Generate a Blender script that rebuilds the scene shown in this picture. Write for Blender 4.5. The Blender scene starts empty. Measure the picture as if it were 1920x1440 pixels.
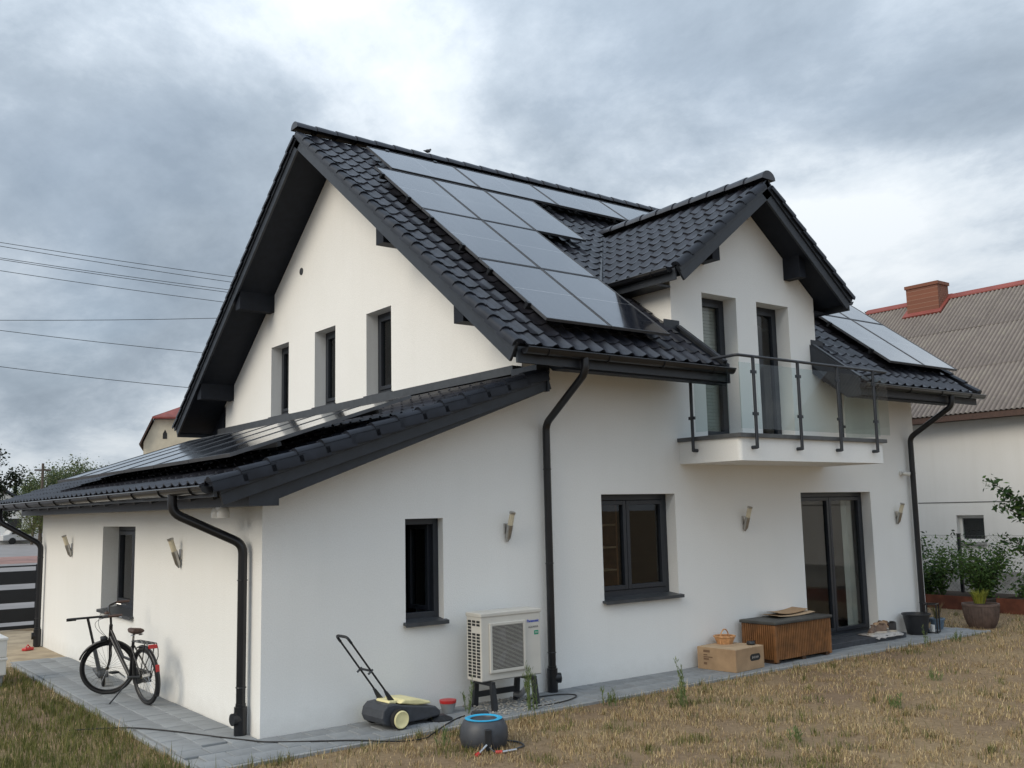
import bpy, bmesh, math, random
import numpy as np
from mathutils import Vector, Matrix, noise
random.seed(7); rng = np.random.default_rng(7)
S = bpy.context.scene
COL = S.collection
R = math.radians
# ------------------------------------------------------------------ camera
CAMP = Vector((-3.819, -9.093, 2.118)); PITCH, YAW, ROLL, FPX = R(7.427), R(-37.2), R(-1.229), 1825.2
fw = Vector((-math.sin(YAW)*math.cos(PITCH), math.cos(YAW)*math.cos(PITCH), math.sin(PITCH)))
r0 = Vector((math.cos(YAW), math.sin(YAW), 0)); u0 = r0.cross(fw)
cr = r0*math.cos(ROLL)+u0*math.sin(ROLL); cu = -r0*math.sin(ROLL)+u0*math.cos(ROLL)
cam = bpy.data.cameras.new('camera'); co = bpy.data.objects.new('camera', cam); COL.objects.link(co)
cam.sensor_width = 36; cam.lens = FPX/1920*36; cam.clip_end = 3000; cam.clip_start = 0.1
co.matrix_world = Matrix(((cr.x, cu.x, -fw.x, CAMP.x), (cr.y, cu.y, -fw.y, CAMP.y), (cr.z, cu.z, -fw.z, CAMP.z), (0, 0, 0, 1)))
S.camera = co
def proj(p):
    d = Vector(p)-CAMP; w = d.dot(fw)
    return (960+FPX*d.dot(cr)/w, 720-FPX*d.dot(cu)/w, w)
# ------------------------------------------------------------------ view
S.view_settings.view_transform = 'Standard'; S.view_settings.look = 'None'
S.view_settings.exposure = 1.02; S.view_settings.gamma = 1.0; S.view_settings.use_curve_mapping = False
S.cycles.max_bounces = 8; S.cycles.transparent_max_bounces = 16
S.cycles.sample_clamp_indirect = 4.0
# ------------------------------------------------------------------ sky: broken overcast
SUN_EL, SUN_DIR = 32, Vector((-0.99, -0.08, 0))
W = bpy.data.worlds.new('World'); S.world = W; W.use_nodes = True
nt = W.node_tree; nt.nodes.clear()
def wn(t, **k):
    n = nt.nodes.new(t)
    for a, b in k.items(): setattr(n, a, b)
    return n
def wl(a, b): nt.links.new(a, b)
tc = wn('ShaderNodeTexCoord'); sx = wn('ShaderNodeSeparateXYZ'); wl(tc.outputs['Generated'], sx.inputs[0])
def wm(op, a, b=None, c=None, clamp=False):
    n = wn('ShaderNodeMath', operation=op); n.use_clamp = clamp
    for i, v in enumerate((a, b, c)):
        if v is None: continue
        if isinstance(v, (int, float)): n.inputs[i].default_value = v
        else: wl(v, n.inputs[i])
    return n.outputs[0]
zc = wm('MAXIMUM', sx.outputs['Z'], 0.0)
dv = wm('ADD', zc, 0.30)
px_ = wm('DIVIDE', sx.outputs['X'], dv); py_ = wm('DIVIDE', sx.outputs['Y'], dv)
cmb = wn('ShaderNodeCombineXYZ'); wl(px_, cmb.inputs[0]); wl(py_, cmb.inputs[1])
mp = wn('ShaderNodeMapping'); wl(cmb.outputs[0], mp.inputs[0]); mp.inputs['Location'].default_value = (9.9, 9.9, 9.9)
mp.inputs['Rotation'].default_value = (0, 0, R(-37)); mp.inputs['Scale'].default_value = (1.0, 0.8, 1)
nA = wn('ShaderNodeTexNoise'); nA.inputs['Scale'].default_value = 1.0; nA.inputs['Detail'].default_value = 3; nA.inputs['Roughness'].default_value = .5; nA.inputs['Distortion'].default_value = .3
nB = wn('ShaderNodeTexNoise'); nB.inputs['Scale'].default_value = 2.3; nB.inputs['Detail'].default_value = 12; nB.inputs['Roughness'].default_value = .62; nB.inputs['Distortion'].default_value = .15
wl(mp.outputs[0], nA.inputs['Vector']); wl(mp.outputs[0], nB.inputs['Vector'])
mixn = wm('ADD', wm('MULTIPLY', nA.outputs['Fac'], .5), wm('MULTIPLY', nB.outputs['Fac'], .5))
rp = wn('ShaderNodeValToRGB'); wl(mixn, rp.inputs[0]); e = rp.color_ramp.elements
e[0].position = .39; e[0].color = (.186, .224, .268, 1)
e[1].position = .62; e[1].color = (.535, .566, .592, 1)
for pos, c in ((.455, (.238, .281, .330)), (.505, (.316, .361, .411)), (.55, (.425, .467, .508))):
    q = e.new(pos); q.color = (*c, 1)
# thick cloud is brighter overhead than towards the horizon (overcast sky)
lum = wm('ADD', wm('MULTIPLY', wm('MULTIPLY_ADD', zc, 1.15, .30), zc), .68)
cl = wn('ShaderNodeVectorMath', operation='SCALE'); wl(rp.outputs[0], cl.inputs[0]); wl(lum, cl.inputs['Scale'])
sky = wn('ShaderNodeTexSky', sky_type='NISHITA'); sky.sun_disc = False; sky.sun_elevation = R(SUN_EL)
sky.sun_rotation = math.atan2(SUN_DIR.x, SUN_DIR.y)
bgS = wn('ShaderNodeBackground'); wl(sky.outputs[0], bgS.inputs[0]); bgS.inputs[1].default_value = .10
bgC = wn('ShaderNodeBackground'); wl(cl.outputs[0], bgC.inputs[0]); bgC.inputs[1].default_value = 1.0
cover = wn('ShaderNodeMapRange'); wl(nA.outputs['Fac'], cover.inputs[0])
cover.inputs[1].default_value = .30; cover.inputs[2].default_value = .46; cover.inputs[3].default_value = .82; cover.inputs[4].default_value = .985
mxs = wn('ShaderNodeMixShader'); wl(cover.outputs[0], mxs.inputs[0]); wl(bgS.outputs[0], mxs.inputs[1]); wl(bgC.outputs[0], mxs.inputs[2])
wo = wn('ShaderNodeOutputWorld'); wl(mxs.outputs[0], wo.inputs[0])
# sun behind thin cloud
sl = bpy.data.lights.new('sun', 'SUN'); sl.energy = 0.95; sl.angle = R(35); sl.color = (1, .885, .71)
so = bpy.data.objects.new('sun', sl); COL.objects.link(so)
sd = Vector((SUN_DIR.x, SUN_DIR.y, 0)).normalized()*math.cos(R(SUN_EL))+Vector((0, 0, math.sin(R(SUN_EL))))
so.rotation_euler = (-sd).to_track_quat('-Z', 'Y').to_euler()
# ------------------------------------------------------------------ materials
def pmat(name, col, rough=.6, metal=0, noise_s=None, noise_a=.12, bump=None, bump_s=60, spec=.5, coat=0, coords='Object', detail=5, extra=None):
    m = bpy.data.materials.new(name); m.use_nodes = True; t = m.node_tree; b = t.nodes['Principled BSDF']
    b.inputs['Base Color'].default_value = (*col, 1); b.inputs['Roughness'].default_value = rough; b.inputs['Metallic'].default_value = metal
    b.inputs['Specular IOR Level'].default_value = spec; b.inputs['Coat Weight'].default_value = coat
    tcn = None
    if noise_s or bump:
        tcn = t.nodes.new('ShaderNodeNewGeometry' if coords == 'World' else 'ShaderNodeTexCoord')
        coords = 'Position' if coords == 'World' else coords
    if noise_s:
        n = t.nodes.new('ShaderNodeTexNoise'); n.inputs['Scale'].default_value = noise_s; n.inputs['Detail'].default_value = detail
        t.links.new(tcn.outputs[coords], n.inputs['Vector'])
        mr = t.nodes.new('ShaderNodeMapRange'); mr.inputs[1].default_value = .3; mr.inputs[2].default_value = .7
        mr.inputs[3].default_value = 1-noise_a; mr.inputs[4].default_value = 1+noise_a; t.links.new(n.outputs['Fac'], mr.inputs[0])
        v = t.nodes.new('ShaderNodeVectorMath'); v.operation = 'SCALE'; v.inputs[0].default_value = col; t.links.new(mr.outputs[0], v.inputs['Scale'])
        t.links.new(v.outputs[0], b.inputs['Base Color'])
    if bump:
        n2 = t.nodes.new('ShaderNodeTexNoise'); n2.inputs['Scale'].default_value = bump_s; n2.inputs['Detail'].default_value = 4
        t.links.new(tcn.outputs[coords], n2.inputs['Vector'])
        bp = t.nodes.new('ShaderNodeBump'); bp.inputs['Strength'].default_value = bump; bp.inputs['Distance'].default_value = .01
        t.links.new(n2.outputs['Fac'], bp.inputs['Height']); t.links.new(bp.outputs[0], b.inputs['Normal'])
    return m
def glass_mat(name, tint, ior=1.45, rough=0.0, refl=1.0):
    m = bpy.data.materials.new(name); m.use_nodes = True; t = m.node_tree; t.nodes.clear()
    tr = t.nodes.new('ShaderNodeBsdfTransparent'); tr.inputs[0].default_value = (*tint, 1)
    gl = t.nodes.new('ShaderNodeBsdfGlossy'); gl.inputs['Roughness'].default_value = rough; gl.inputs[0].default_value = (refl, refl, refl, 1)
    fr = t.nodes.new('ShaderNodeFresnel'); fr.inputs[0].default_value = ior
    mx = t.nodes.new('ShaderNodeMixShader'); o = t.nodes.new('ShaderNodeOutputMaterial')
    ge = t.nodes.new('ShaderNodeNewGeometry'); fm = t.nodes.new('ShaderNodeMath'); fm.operation = 'SUBTRACT'; fm.use_clamp = True   # reflect on the outer face of each pane only
    t.links.new(fr.outputs[0], fm.inputs[0]); t.links.new(ge.outputs['Backfacing'], fm.inputs[1])
    t.links.new(fm.outputs[0], mx.inputs[0]); t.links.new(tr.outputs[0], mx.inputs[1]); t.links.new(gl.outputs[0], mx.inputs[2]); t.links.new(mx.outputs[0], o.inputs[0])
    return m
def attr_mat(name, rough=.8, trans=0.0, spec=.2):
    m = bpy.data.materials.new(name); m.use_nodes = True; t = m.node_tree; b = t.nodes['Principled BSDF']
    a = t.nodes.new('ShaderNodeVertexColor'); a.layer_name = 'Col'
    t.links.new(a.outputs[0], b.inputs['Base Color']); b.inputs['Roughness'].default_value = rough; b.inputs['Specular IOR Level'].default_value = spec
    if trans:
        tl = t.nodes.new('ShaderNodeBsdfTranslucent'); t.links.new(a.outputs[0], tl.inputs[0])
        mx = t.nodes.new('ShaderNodeMixShader'); mx.inputs[0].default_value = trans
        t.links.new(b.outputs[0], mx.inputs[1]); t.links.new(tl.outputs[0], mx.inputs[2]); t.links.new(mx.outputs[0], t.nodes['Material Output'].inputs[0])
    return m
def stucco(name, col, stain):
    m = bpy.data.materials.new(name); m.use_nodes = True; t = m.node_tree; b = t.nodes['Principled BSDF']
    N = t.nodes.new; L = t.links.new
    c = N('ShaderNodeTexCoord'); n1 = N('ShaderNodeTexNoise'); n1.inputs['Scale'].default_value = .9; n1.inputs['Detail'].default_value = 6
    L(c.outputs['Object'], n1.inputs['Vector'])
    mp2 = N('ShaderNodeMapping'); mp2.inputs['Scale'].default_value = (5, 5, .35); L(c.outputs['Object'], mp2.inputs[0])
    n3 = N('ShaderNodeTexNoise'); n3.inputs['Scale'].default_value = 1; n3.inputs['Detail'].default_value = 4; L(mp2.outputs[0], n3.inputs['Vector'])
    mr = N('ShaderNodeMapRange'); mr.inputs[1].default_value = .45; mr.inputs[2].default_value = .75; mr.inputs[3].default_value = 0; mr.inputs[4].default_value = stain
    L(n3.outputs['Fac'], mr.inputs[0])
    mr1 = N('ShaderNodeMapRange'); mr1.inputs[1].default_value = .3; mr1.inputs[2].default_value = .7; mr1.inputs[3].default_value = 0; mr1.inputs[4].default_value = .35
    L(n1.outputs['Fac'], mr1.inputs[0])
    mx1 = N('ShaderNodeMix'); mx1.data_type = 'RGBA'; mx1.inputs[6].default_value = (*col, 1); mx1.inputs[7].default_value = (col[0]*.92, col[1]*.915, col[2]*.9, 1); L(mr1.outputs[0], mx1.inputs[0])
    mx = N('ShaderNodeMix'); mx.data_type = 'RGBA'; L(mx1.outputs[2], mx.inputs[6]); mx.inputs[7].default_value = (col[0]*.78, col[1]*.77, col[2]*.74, 1); L(mr.outputs[0], mx.inputs[0])
    # splash-back dirt just above the paving
    sz = N('ShaderNodeSeparateXYZ'); L(c.outputs['Object'], sz.inputs[0])
    n4 = N('ShaderNodeTexNoise'); n4.inputs['Scale'].default_value = 7; n4.inputs['Detail'].default_value = 6; L(c.outputs['Object'], n4.inputs['Vector'])
    ad = N('ShaderNodeMath'); ad.operation = 'MULTIPLY_ADD'; L(n4.outputs['Fac'], ad.inputs[0]); ad.inputs[1].default_value = -.30; L(sz.outputs['Z'], ad.inputs[2])
    mz = N('ShaderNodeMapRange'); mz.inputs[1].default_value = -.10; mz.inputs[2].default_value = .10; mz.inputs[3].default_value = .16; mz.inputs[4].default_value = 0
    L(ad.outputs[0], mz.inputs[0])
    mx3 = N('ShaderNodeMix'); mx3.data_type = 'RGBA'; L(mz.outputs[0], mx3.inputs[0]); L(mx.outputs[2], mx3.inputs[6]); mx3.inputs[7].default_value = (.34, .31, .26, 1)
    L(mx3.outputs[2], b.inputs['Base Color'])
    n2 = N('ShaderNodeTexNoise'); n2.inputs['Scale'].default_value = 70; n2.inputs['Detail'].default_value = 6; n2.inputs['Roughness'].default_value = .7; L(c.outputs['Object'], n2.inputs['Vector'])
    mg = N('ShaderNodeMapRange'); mg.inputs[1].default_value = .3; mg.inputs[2].default_value = .7; mg.inputs[3].default_value = .945; mg.inputs[4].default_value = 1.045; L(n2.outputs['Fac'], mg.inputs[0])
    vg = N('ShaderNodeVectorMath'); vg.operation = 'SCALE'; L(mx3.outputs[2], vg.inputs[0]); L(mg.outputs[0], vg.inputs['Scale']); L(vg.outputs[0], b.inputs['Base Color'])
    bp = N('ShaderNodeBump'); bp.inputs['Strength'].default_value = .5; bp.inputs['Distance'].default_value = .008; L(n2.outputs['Fac'], bp.inputs['Height']); L(bp.outputs[0], b.inputs['Normal'])
    b.inputs['Roughness'].default_value = .9; b.inputs['Specular IOR Level'].default_value = .15
    return m
M = {}
M['stucco'] = stucco('white_render', (.83, .835, .82), .06)
M['stucco2'] = stucco('old_white_render', (.70, .70, .69), .22)
M['dark'] = pmat('anthracite_board', (.020, .025, .034), .45, noise_s=9, noise_a=.18, bump=.08, bump_s=90)
M['soffit'] = pmat('dark_soffit_board', (.008, .011, .018), .6, noise_s=9, noise_a=.18, spec=.25)
M['darkmetal'] = pmat('black_gutter_metal', (.010, .011, .014), .28, noise_s=6, noise_a=.2)
M['frame'] = pmat('graphite_window_frame', (.019, .023, .031), .4, noise_s=14, noise_a=.12)
M['coping'] = pmat('grey_coping_metal', (.085, .09, .095), .5, noise_s=10, noise_a=.2)
M['sill'] = pmat('graphite_sill_metal', (.045, .05, .057), .45, noise_s=10, noise_a=.2)
M['tile'] = pmat('anthracite_roof_tile', (.021, .0225, .030), .31, noise_s=5.5, noise_a=.5, bump=.15, bump_s=40, spec=.5, coords='World', detail=8)
M['verge'] = pmat('matt_verge_tile', (.014, .017, .025), .48, noise_s=5.5, noise_a=.35, spec=.3, coords='World')
M['glass'] = glass_mat('window_glass', (.79, .815, .805), 1.5)
M['glass_bal'] = glass_mat('balcony_glass', (.86, .90, .895), 1.55)
M['palu'] = pmat('grey_panel_frame', (.10, .105, .115), .5, .6, noise_s=8)
M['alu'] = pmat('aluminium', (.55, .56, .58), .35, .9, noise_s=8)
M['pframe'] = pmat('panel_frame_black', (.03, .032, .036), .35, .6, noise_s=5)
M['steel'] = pmat('brushed_steel', (.45, .44, .42), .35, .9, noise_s=20)
M['white_p'] = pmat('white_plastic', (.62, .61, .58), .45, noise_s=5, noise_a=.06)
M['black_p'] = pmat('black_plastic', (.017, .019, .023), .45, noise_s=12, noise_a=.2)
M['grey_p'] = pmat('dark_grey_plastic', (.045, .05, .06), .5, noise_s=10, noise_a=.2)
M['yellow_p'] = pmat('pale_yellow_plastic', (.80, .73, .40), .42, noise_s=9, noise_a=.1)
M['red_p'] = pmat('red_plastic', (.5, .03, .03), .35, noise_s=9)
M['blue_p'] = pmat('bright_blue_plastic', (.02, .36, .62), .4, noise_s=9)
M['rubber'] = pmat('black_rubber', (.013, .013, .014), .75, noise_s=20)
M['brown_l'] = pmat('brown_leather', (.065, .035, .026), .55, noise_s=30, noise_a=.3)
M['black_paint'] = pmat('black_gloss_paint', (.012, .012, .014), .3, noise_s=8)
M['chrome'] = pmat('chrome', (.6, .6, .6), .2, 1.0, noise_s=8)
M['card'] = pmat('cardboard', (.36, .24, .14), .9, noise_s=6, noise_a=.15, bump=.1, bump_s=40)
M['card_l'] = pmat('pale_cardboard', (.46, .34, .22), .9, noise_s=6, noise_a=.15)
M['ink'] = pmat('black_ink', (.02, .02, .02), .8, noise_s=10)
M['ink_br'] = pmat('faded_brown_ink', (.16, .095, .055), .9, noise_s=10)
M['ink_w'] = pmat('pale_ink', (.33, .31, .29), .8, noise_s=10)
M['rattan'] = pmat('brown_slat_plastic', (.20, .088, .03), .5, noise_s=7, noise_a=.35)
M['rattan_d'] = pmat('dark_brown_plastic', (.085, .04, .018), .6, noise_s=7, noise_a=.3)
M['lid'] = pmat('dark_lid_plastic', (.052, .053, .05), .6, noise_s=9, noise_a=.25)
M['corten'] = pmat('rusted_steel', (.135, .042, .022), .85, noise_s=4, noise_a=.4, bump=.2)
M['concrete'] = pmat('concrete', (.26, .27, .275), .85, noise_s=5, noise_a=.18, bump=.25)
M['granite'] = pmat('dark_step_stone', (.042, .046, .056), .55, noise_s=14, noise_a=.3)
M['mat_w'] = pmat('pale_rug', (.42, .40, .38), .95, noise_s=25, noise_a=.2)
M['shoe_b'] = pmat('taupe_suede', (.17, .115, .085), .9, noise_s=20, noise_a=.25)
M['shoe_k'] = pmat('black_shoe', (.02, .02, .022), .7, noise_s=20, noise_a=.25)
M['shoe_t'] = pmat('tan_shoe', (.34, .22, .13), .8, noise_s=20, noise_a=.25)
M['sole'] = pmat('pale_rubber_sole', (.48, .44, .38), .8, noise_s=20)
M['pot_br'] = pmat('brown_ceramic', (.105, .072, .06), .6, noise_s=10, noise_a=.3)
M['pot_bl'] = pmat('blue_glaze', (.11, .16, .22), .35, noise_s=10, noise_a=.25)
M['soil'] = pmat('soil', (.05, .035, .025), .95, noise_s=20, noise_a=.4)
M['bark'] = pmat('bark', (.09, .07, .055), .9, noise_s=14, noise_a=.35, bump=.4, bump_s=30)
M['curtain'] = pmat('white_curtain', (.66, .645, .60), .9, noise_s=4, noise_a=.1)
M['wood'] = pmat('warm_wood', (.24, .10, .04), .6, noise_s=5, noise_a=.3)
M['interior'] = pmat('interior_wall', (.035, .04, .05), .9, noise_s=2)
M['chair_y'] = pmat('yellow_chair', (.55, .30, .03), .7, noise_s=6)
M['redroof'] = pmat('red_roof', (.21, .05, .038), .65, noise_s=1.5, noise_a=.25, bump=.2, bump_s=20)
M['cream'] = pmat('cream_render', (.60, .53, .40), .9, noise_s=1, noise_a=.15)
M['wire'] = pmat('cable_black', (.012, .012, .013), .6, noise_s=10)
M['gatebar'] = pmat('gate_black_steel', (.013, .014, .017), .4, noise_s=5)
M['seamgrey'] = pmat('grey_joint', (.10, .10, .10), .9, noise_s=5)
M['plinth'] = pmat('grey_plinth', (.30, .30, .29), .9, noise_s=3, noise_a=.25, bump=.3)
M['lampglass'] = pmat('frosted_lamp_glass', (.62, .56, .42), .35, noise_s=20, noise_a=.1)
M['opal'] = pmat('opal_white', (.72, .72, .70), .3, noise_s=6, noise_a=.04)
M['road'] = pmat('pale_asphalt', (.21, .20, .20), .9, noise_s=.6, noise_a=.15, coords='Object')
M['redpave'] = pmat('red_paving', (.26, .15, .13), .9, noise_s=.8, noise_a=.2)
M['sand'] = pmat('sand', (.34, .275, .19), .95, noise_s=3, noise_a=.25, bump=.4, bump_s=12)
M['pebble'] = pmat('white_pebble', (.30, .29, .265), .8, noise_s=30, noise_a=.35)
M['basket'] = pmat('orange_wicker', (.55, .30, .14), .8, noise_s=20, noise_a=.3)
M['leaf'] = attr_mat('leaves', .6, .25, .3)
M['blade'] = attr_mat('grass_blades', .8, .2, .15)
M['stalk'] = pmat('green_stalk', (.10, .14, .05), .7, noise_s=20)
M['blue_ink'] = pmat('blue_logo_ink', (.02, .06, .42), .5, noise_s=10)
M['grey_ink'] = pmat('grey_logo_ink', (.16, .16, .16), .5, noise_s=10)
M['green_ink'] = pmat('green_badge_ink', (.0, .28, .16), .5, noise_s=10)
M['pumpgrey'] = pmat('heat_pump_casing', (.58, .565, .52), .45, noise_s=4, noise_a=.05)
M['finmetal'] = pmat('dark_fins', (.022, .024, .024), .6, .3, noise_s=20)
M['carpaint'] = pmat('white_car_paint', (.55, .55, .55), .3, noise_s=3, noise_a=.05)
M['carred'] = pmat('red_car_paint', (.3, .03, .03), .3, noise_s=3, noise_a=.05)
M['bird'] = pmat('grey_feathers', (.06, .06, .065), .8, noise_s=20)
# solar glass with a cell grid
def solar_mat():
    m = bpy.data.materials.new('solar_glass'); m.use_nodes = True; t = m.node_tree; b = t.nodes['Principled BSDF']; N = t.nodes.new; L = t.links.new
    c = N('ShaderNodeTexCoord'); s = N('ShaderNodeSeparateXYZ'); L(c.outputs['UV'], s.inputs[0])
    def grid(out, n, w):
        a = N('ShaderNodeMath'); a.operation = 'MULTIPLY'; L(out, a.inputs[0]); a.inputs[1].default_value = n
        f = N('ShaderNodeMath'); f.operation = 'PINGPONG'; L(a.outputs[0], f.inputs[0]); f.inputs[1].default_value = .5
        g = N('ShaderNodeMath'); g.operation = 'LESS_THAN'; L(f.outputs[0], g.inputs[0]); g.inputs[1].default_value = w; return g.outputs[0]
    gx = grid(s.outputs['X'], 6, .016); gy = grid(s.outputs['Y'], 20, .026); gm = grid(s.outputs['Y'], 2, .005)
    mx = N('ShaderNodeMath'); mx.operation = 'MAXIMUM'; L(gx, mx.inputs[0]); L(gy, mx.inputs[1])
    c1 = N('ShaderNodeMix'); c1.data_type = 'RGBA'; L(mx.outputs[0], c1.inputs[0]); c1.inputs[6].default_value = (.010, .012, .019, 1); c1.inputs[7].default_value = (.085, .09, .10, 1)
    c2 = N('ShaderNodeMix'); c2.data_type = 'RGBA'; L(gm, c2.inputs[0]); L(c1.outputs[2], c2.inputs[6]); c2.inputs[7].default_value = (.30, .31, .33, 1)
    L(c2.outputs[2], b.inputs['Base Color']); b.inputs['Roughness'].default_value = .16; b.inputs['Specular IOR Level'].default_value = .9; b.inputs['Coat Weight'].default_value = .8; b.inputs['Coat Roughness'].default_value = .06
    n = N('ShaderNodeTexNoise'); n.inputs['Scale'].default_value = 3; n.inputs['Detail'].default_value = 6; L(c.outputs['Object'], n.inputs['Vector'])
    mr = N('ShaderNodeMapRange'); mr.inputs[1].default_value = .3; mr.inputs[2].default_value = .7; mr.inputs[3].default_value = .10; mr.inputs[4].default_value = .20; L(n.outputs['Fac'], mr.inputs[0]); L(mr.outputs[0], b.inputs['Roughness'])
    return m
M['solar'] = solar_mat()
def ground_mat():
    m = bpy.data.materials.new('dry_ground'); m.use_nodes = True; t = m.node_tree; b = t.nodes['Principled BSDF']; N = t.nodes.new; L = t.links.new
    c = N('ShaderNodeTexCoord'); n = N('ShaderNodeTexNoise'); n.inputs['Scale'].default_value = .55; n.inputs['Detail'].default_value = 7; L(c.outputs['Object'], n.inputs['Vector'])
    n2 = N('ShaderNodeTexNoise'); n2.inputs['Scale'].default_value = 16; n2.inputs['Detail'].default_value = 10; n2.inputs['Roughness'].default_value = .8; L(c.outputs['Object'], n2.inputs['Vector'])
    r1 = N('ShaderNodeValToRGB'); L(n.outputs['Fac'], r1.inputs[0]); r1.color_ramp.elements[0].position = .38; r1.color_ramp.elements[0].color = (.21, .15, .10, 1); r1.color_ramp.elements[1].position = .62; r1.color_ramp.elements[1].color = (.27, .20, .12, 1)
    r2 = N('ShaderNodeMapRange'); r2.inputs[1].default_value = .3; r2.inputs[2].default_value = .7; r2.inputs[3].default_value = .6; r2.inputs[4].default_value = 1.3; L(n2.outputs['Fac'], r2.inputs[0])
    v = N('ShaderNodeVectorMath'); v.operation = 'SCALE'; L(r1.outputs[0], v.inputs[0]); L(r2.outputs[0], v.inputs['Scale']); L(v.outputs[0], b.inputs['Base Color'])
    bp = N('ShaderNodeBump'); bp.inputs['Strength'].default_value = .6; bp.inputs['Distance'].default_value = .03; L(n2.outputs['Fac'], bp.inputs['Height']); L(bp.outputs[0], b.inputs['Normal'])
    b.inputs['Roughness'].default_value = .95; b.inputs['Specular IOR Level'].default_value = .1
    return m
M['ground'] = ground_mat()
def paver_mat():
    m = pmat('grey_paver', (.235, .25, .262), .8, noise_s=3.2, noise_a=.22, bump=.35, bump_s=70, coords='Object')
    t = m.node_tree; b = t.nodes['Principled BSDF']
    oi = t.nodes.new('ShaderNodeObjectInfo'); mr = t.nodes.new('ShaderNodeMapRange'); mr.inputs[3].default_value = .92; mr.inputs[4].default_value = 1.07; t.links.new(oi.outputs['Random'], mr.inputs[0])
    src = b.inputs['Base Color'].links[0].from_socket
    v = t.nodes.new('ShaderNodeVectorMath'); v.operation = 'SCALE'; t.links.new(src, v.inputs[0]); t.links.new(mr.outputs[0], v.inputs['Scale']); t.links.new(v.outputs[0], b.inputs['Base Color'])
    return m
M['paver'] = paver_mat()
def corr_mat():
    m = bpy.data.materials.new('weathered_fibre_cement'); m.use_nodes = True; t = m.node_tree; b = t.nodes['Principled BSDF']; N = t.nodes.new; L = t.links.new
    c = N('ShaderNodeTexCoord'); n = N('ShaderNodeTexNoise'); n.inputs['Scale'].default_value = .7; n.inputs['Detail'].default_value = 8; n.inputs['Roughness'].default_value = .65; L(c.outputs['Object'], n.inputs['Vector'])
    r = N('ShaderNodeValToRGB'); L(n.outputs['Fac'], r.inputs[0]); e = r.color_ramp.elements; e[0].position = .35; e[0].color = (.14, .12, .11, 1); e[1].position = .68; e[1].color = (.24, .22, .18, 1)
    q = e.new(.52); q.color = (.185, .16, .145, 1)
    n2 = N('ShaderNodeTexNoise'); n2.inputs['Scale'].default_value = 9; n2.inputs['Detail'].default_value = 6; n2.inputs['Roughness'].default_value = .75; L(c.outputs['Object'], n2.inputs['Vector'])
    mr = N('ShaderNodeMapRange'); mr.inputs[1].default_value = .56; mr.inputs[2].default_value = .68; L(n2.outputs['Fac'], mr.inputs[0])
    mx = N('ShaderNodeMix'); mx.data_type = 'RGBA'; L(mr.outputs[0], mx.inputs[0]); L(r.outputs[0], mx.inputs[6]); mx.inputs[7].default_value = (.25, .235, .18, 1)
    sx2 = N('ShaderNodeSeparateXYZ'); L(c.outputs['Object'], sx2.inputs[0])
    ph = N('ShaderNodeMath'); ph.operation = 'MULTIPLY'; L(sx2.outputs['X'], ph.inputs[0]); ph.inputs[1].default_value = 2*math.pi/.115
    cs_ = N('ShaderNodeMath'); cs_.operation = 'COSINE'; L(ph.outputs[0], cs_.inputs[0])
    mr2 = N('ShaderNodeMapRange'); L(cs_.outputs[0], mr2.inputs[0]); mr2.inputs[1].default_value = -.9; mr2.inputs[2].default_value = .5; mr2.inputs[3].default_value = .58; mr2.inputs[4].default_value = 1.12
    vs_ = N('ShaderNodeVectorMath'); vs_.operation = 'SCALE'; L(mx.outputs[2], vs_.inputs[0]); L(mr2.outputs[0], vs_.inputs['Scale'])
    L(vs_.outputs[0], b.inputs['Base Color']); b.inputs['Roughness'].default_value = .9
    return m
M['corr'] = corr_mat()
def brick_mat():
    m = bpy.data.materials.new('far_brickwork'); m.use_nodes = True; t = m.node_tree; b = t.nodes['Principled BSDF']
    c = t.nodes.new('ShaderNodeTexCoord'); br = t.nodes.new('ShaderNodeTexBrick'); mp3 = t.nodes.new('ShaderNodeMapping'); mp3.inputs['Rotation'].default_value = (R(90), 0, R(90))
    t.links.new(c.outputs['Object'], mp3.inputs[0]); t.links.new(mp3.outputs[0], br.inputs['Vector']); br.inputs['Scale'].default_value = 4
    br.inputs['Color1'].default_value = (.22, .085, .05, 1); br.inputs['Color2'].default_value = (.16, .065, .042, 1); br.inputs['Mortar'].default_value = (.3, .2, .15, 1); br.inputs['Mortar Size'].default_value = .015
    t.links.new(br.outputs[0], b.inputs['Base Color']); b.inputs['Roughness'].default_value = .9
    return m
M['brick'] = brick_mat()
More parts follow.
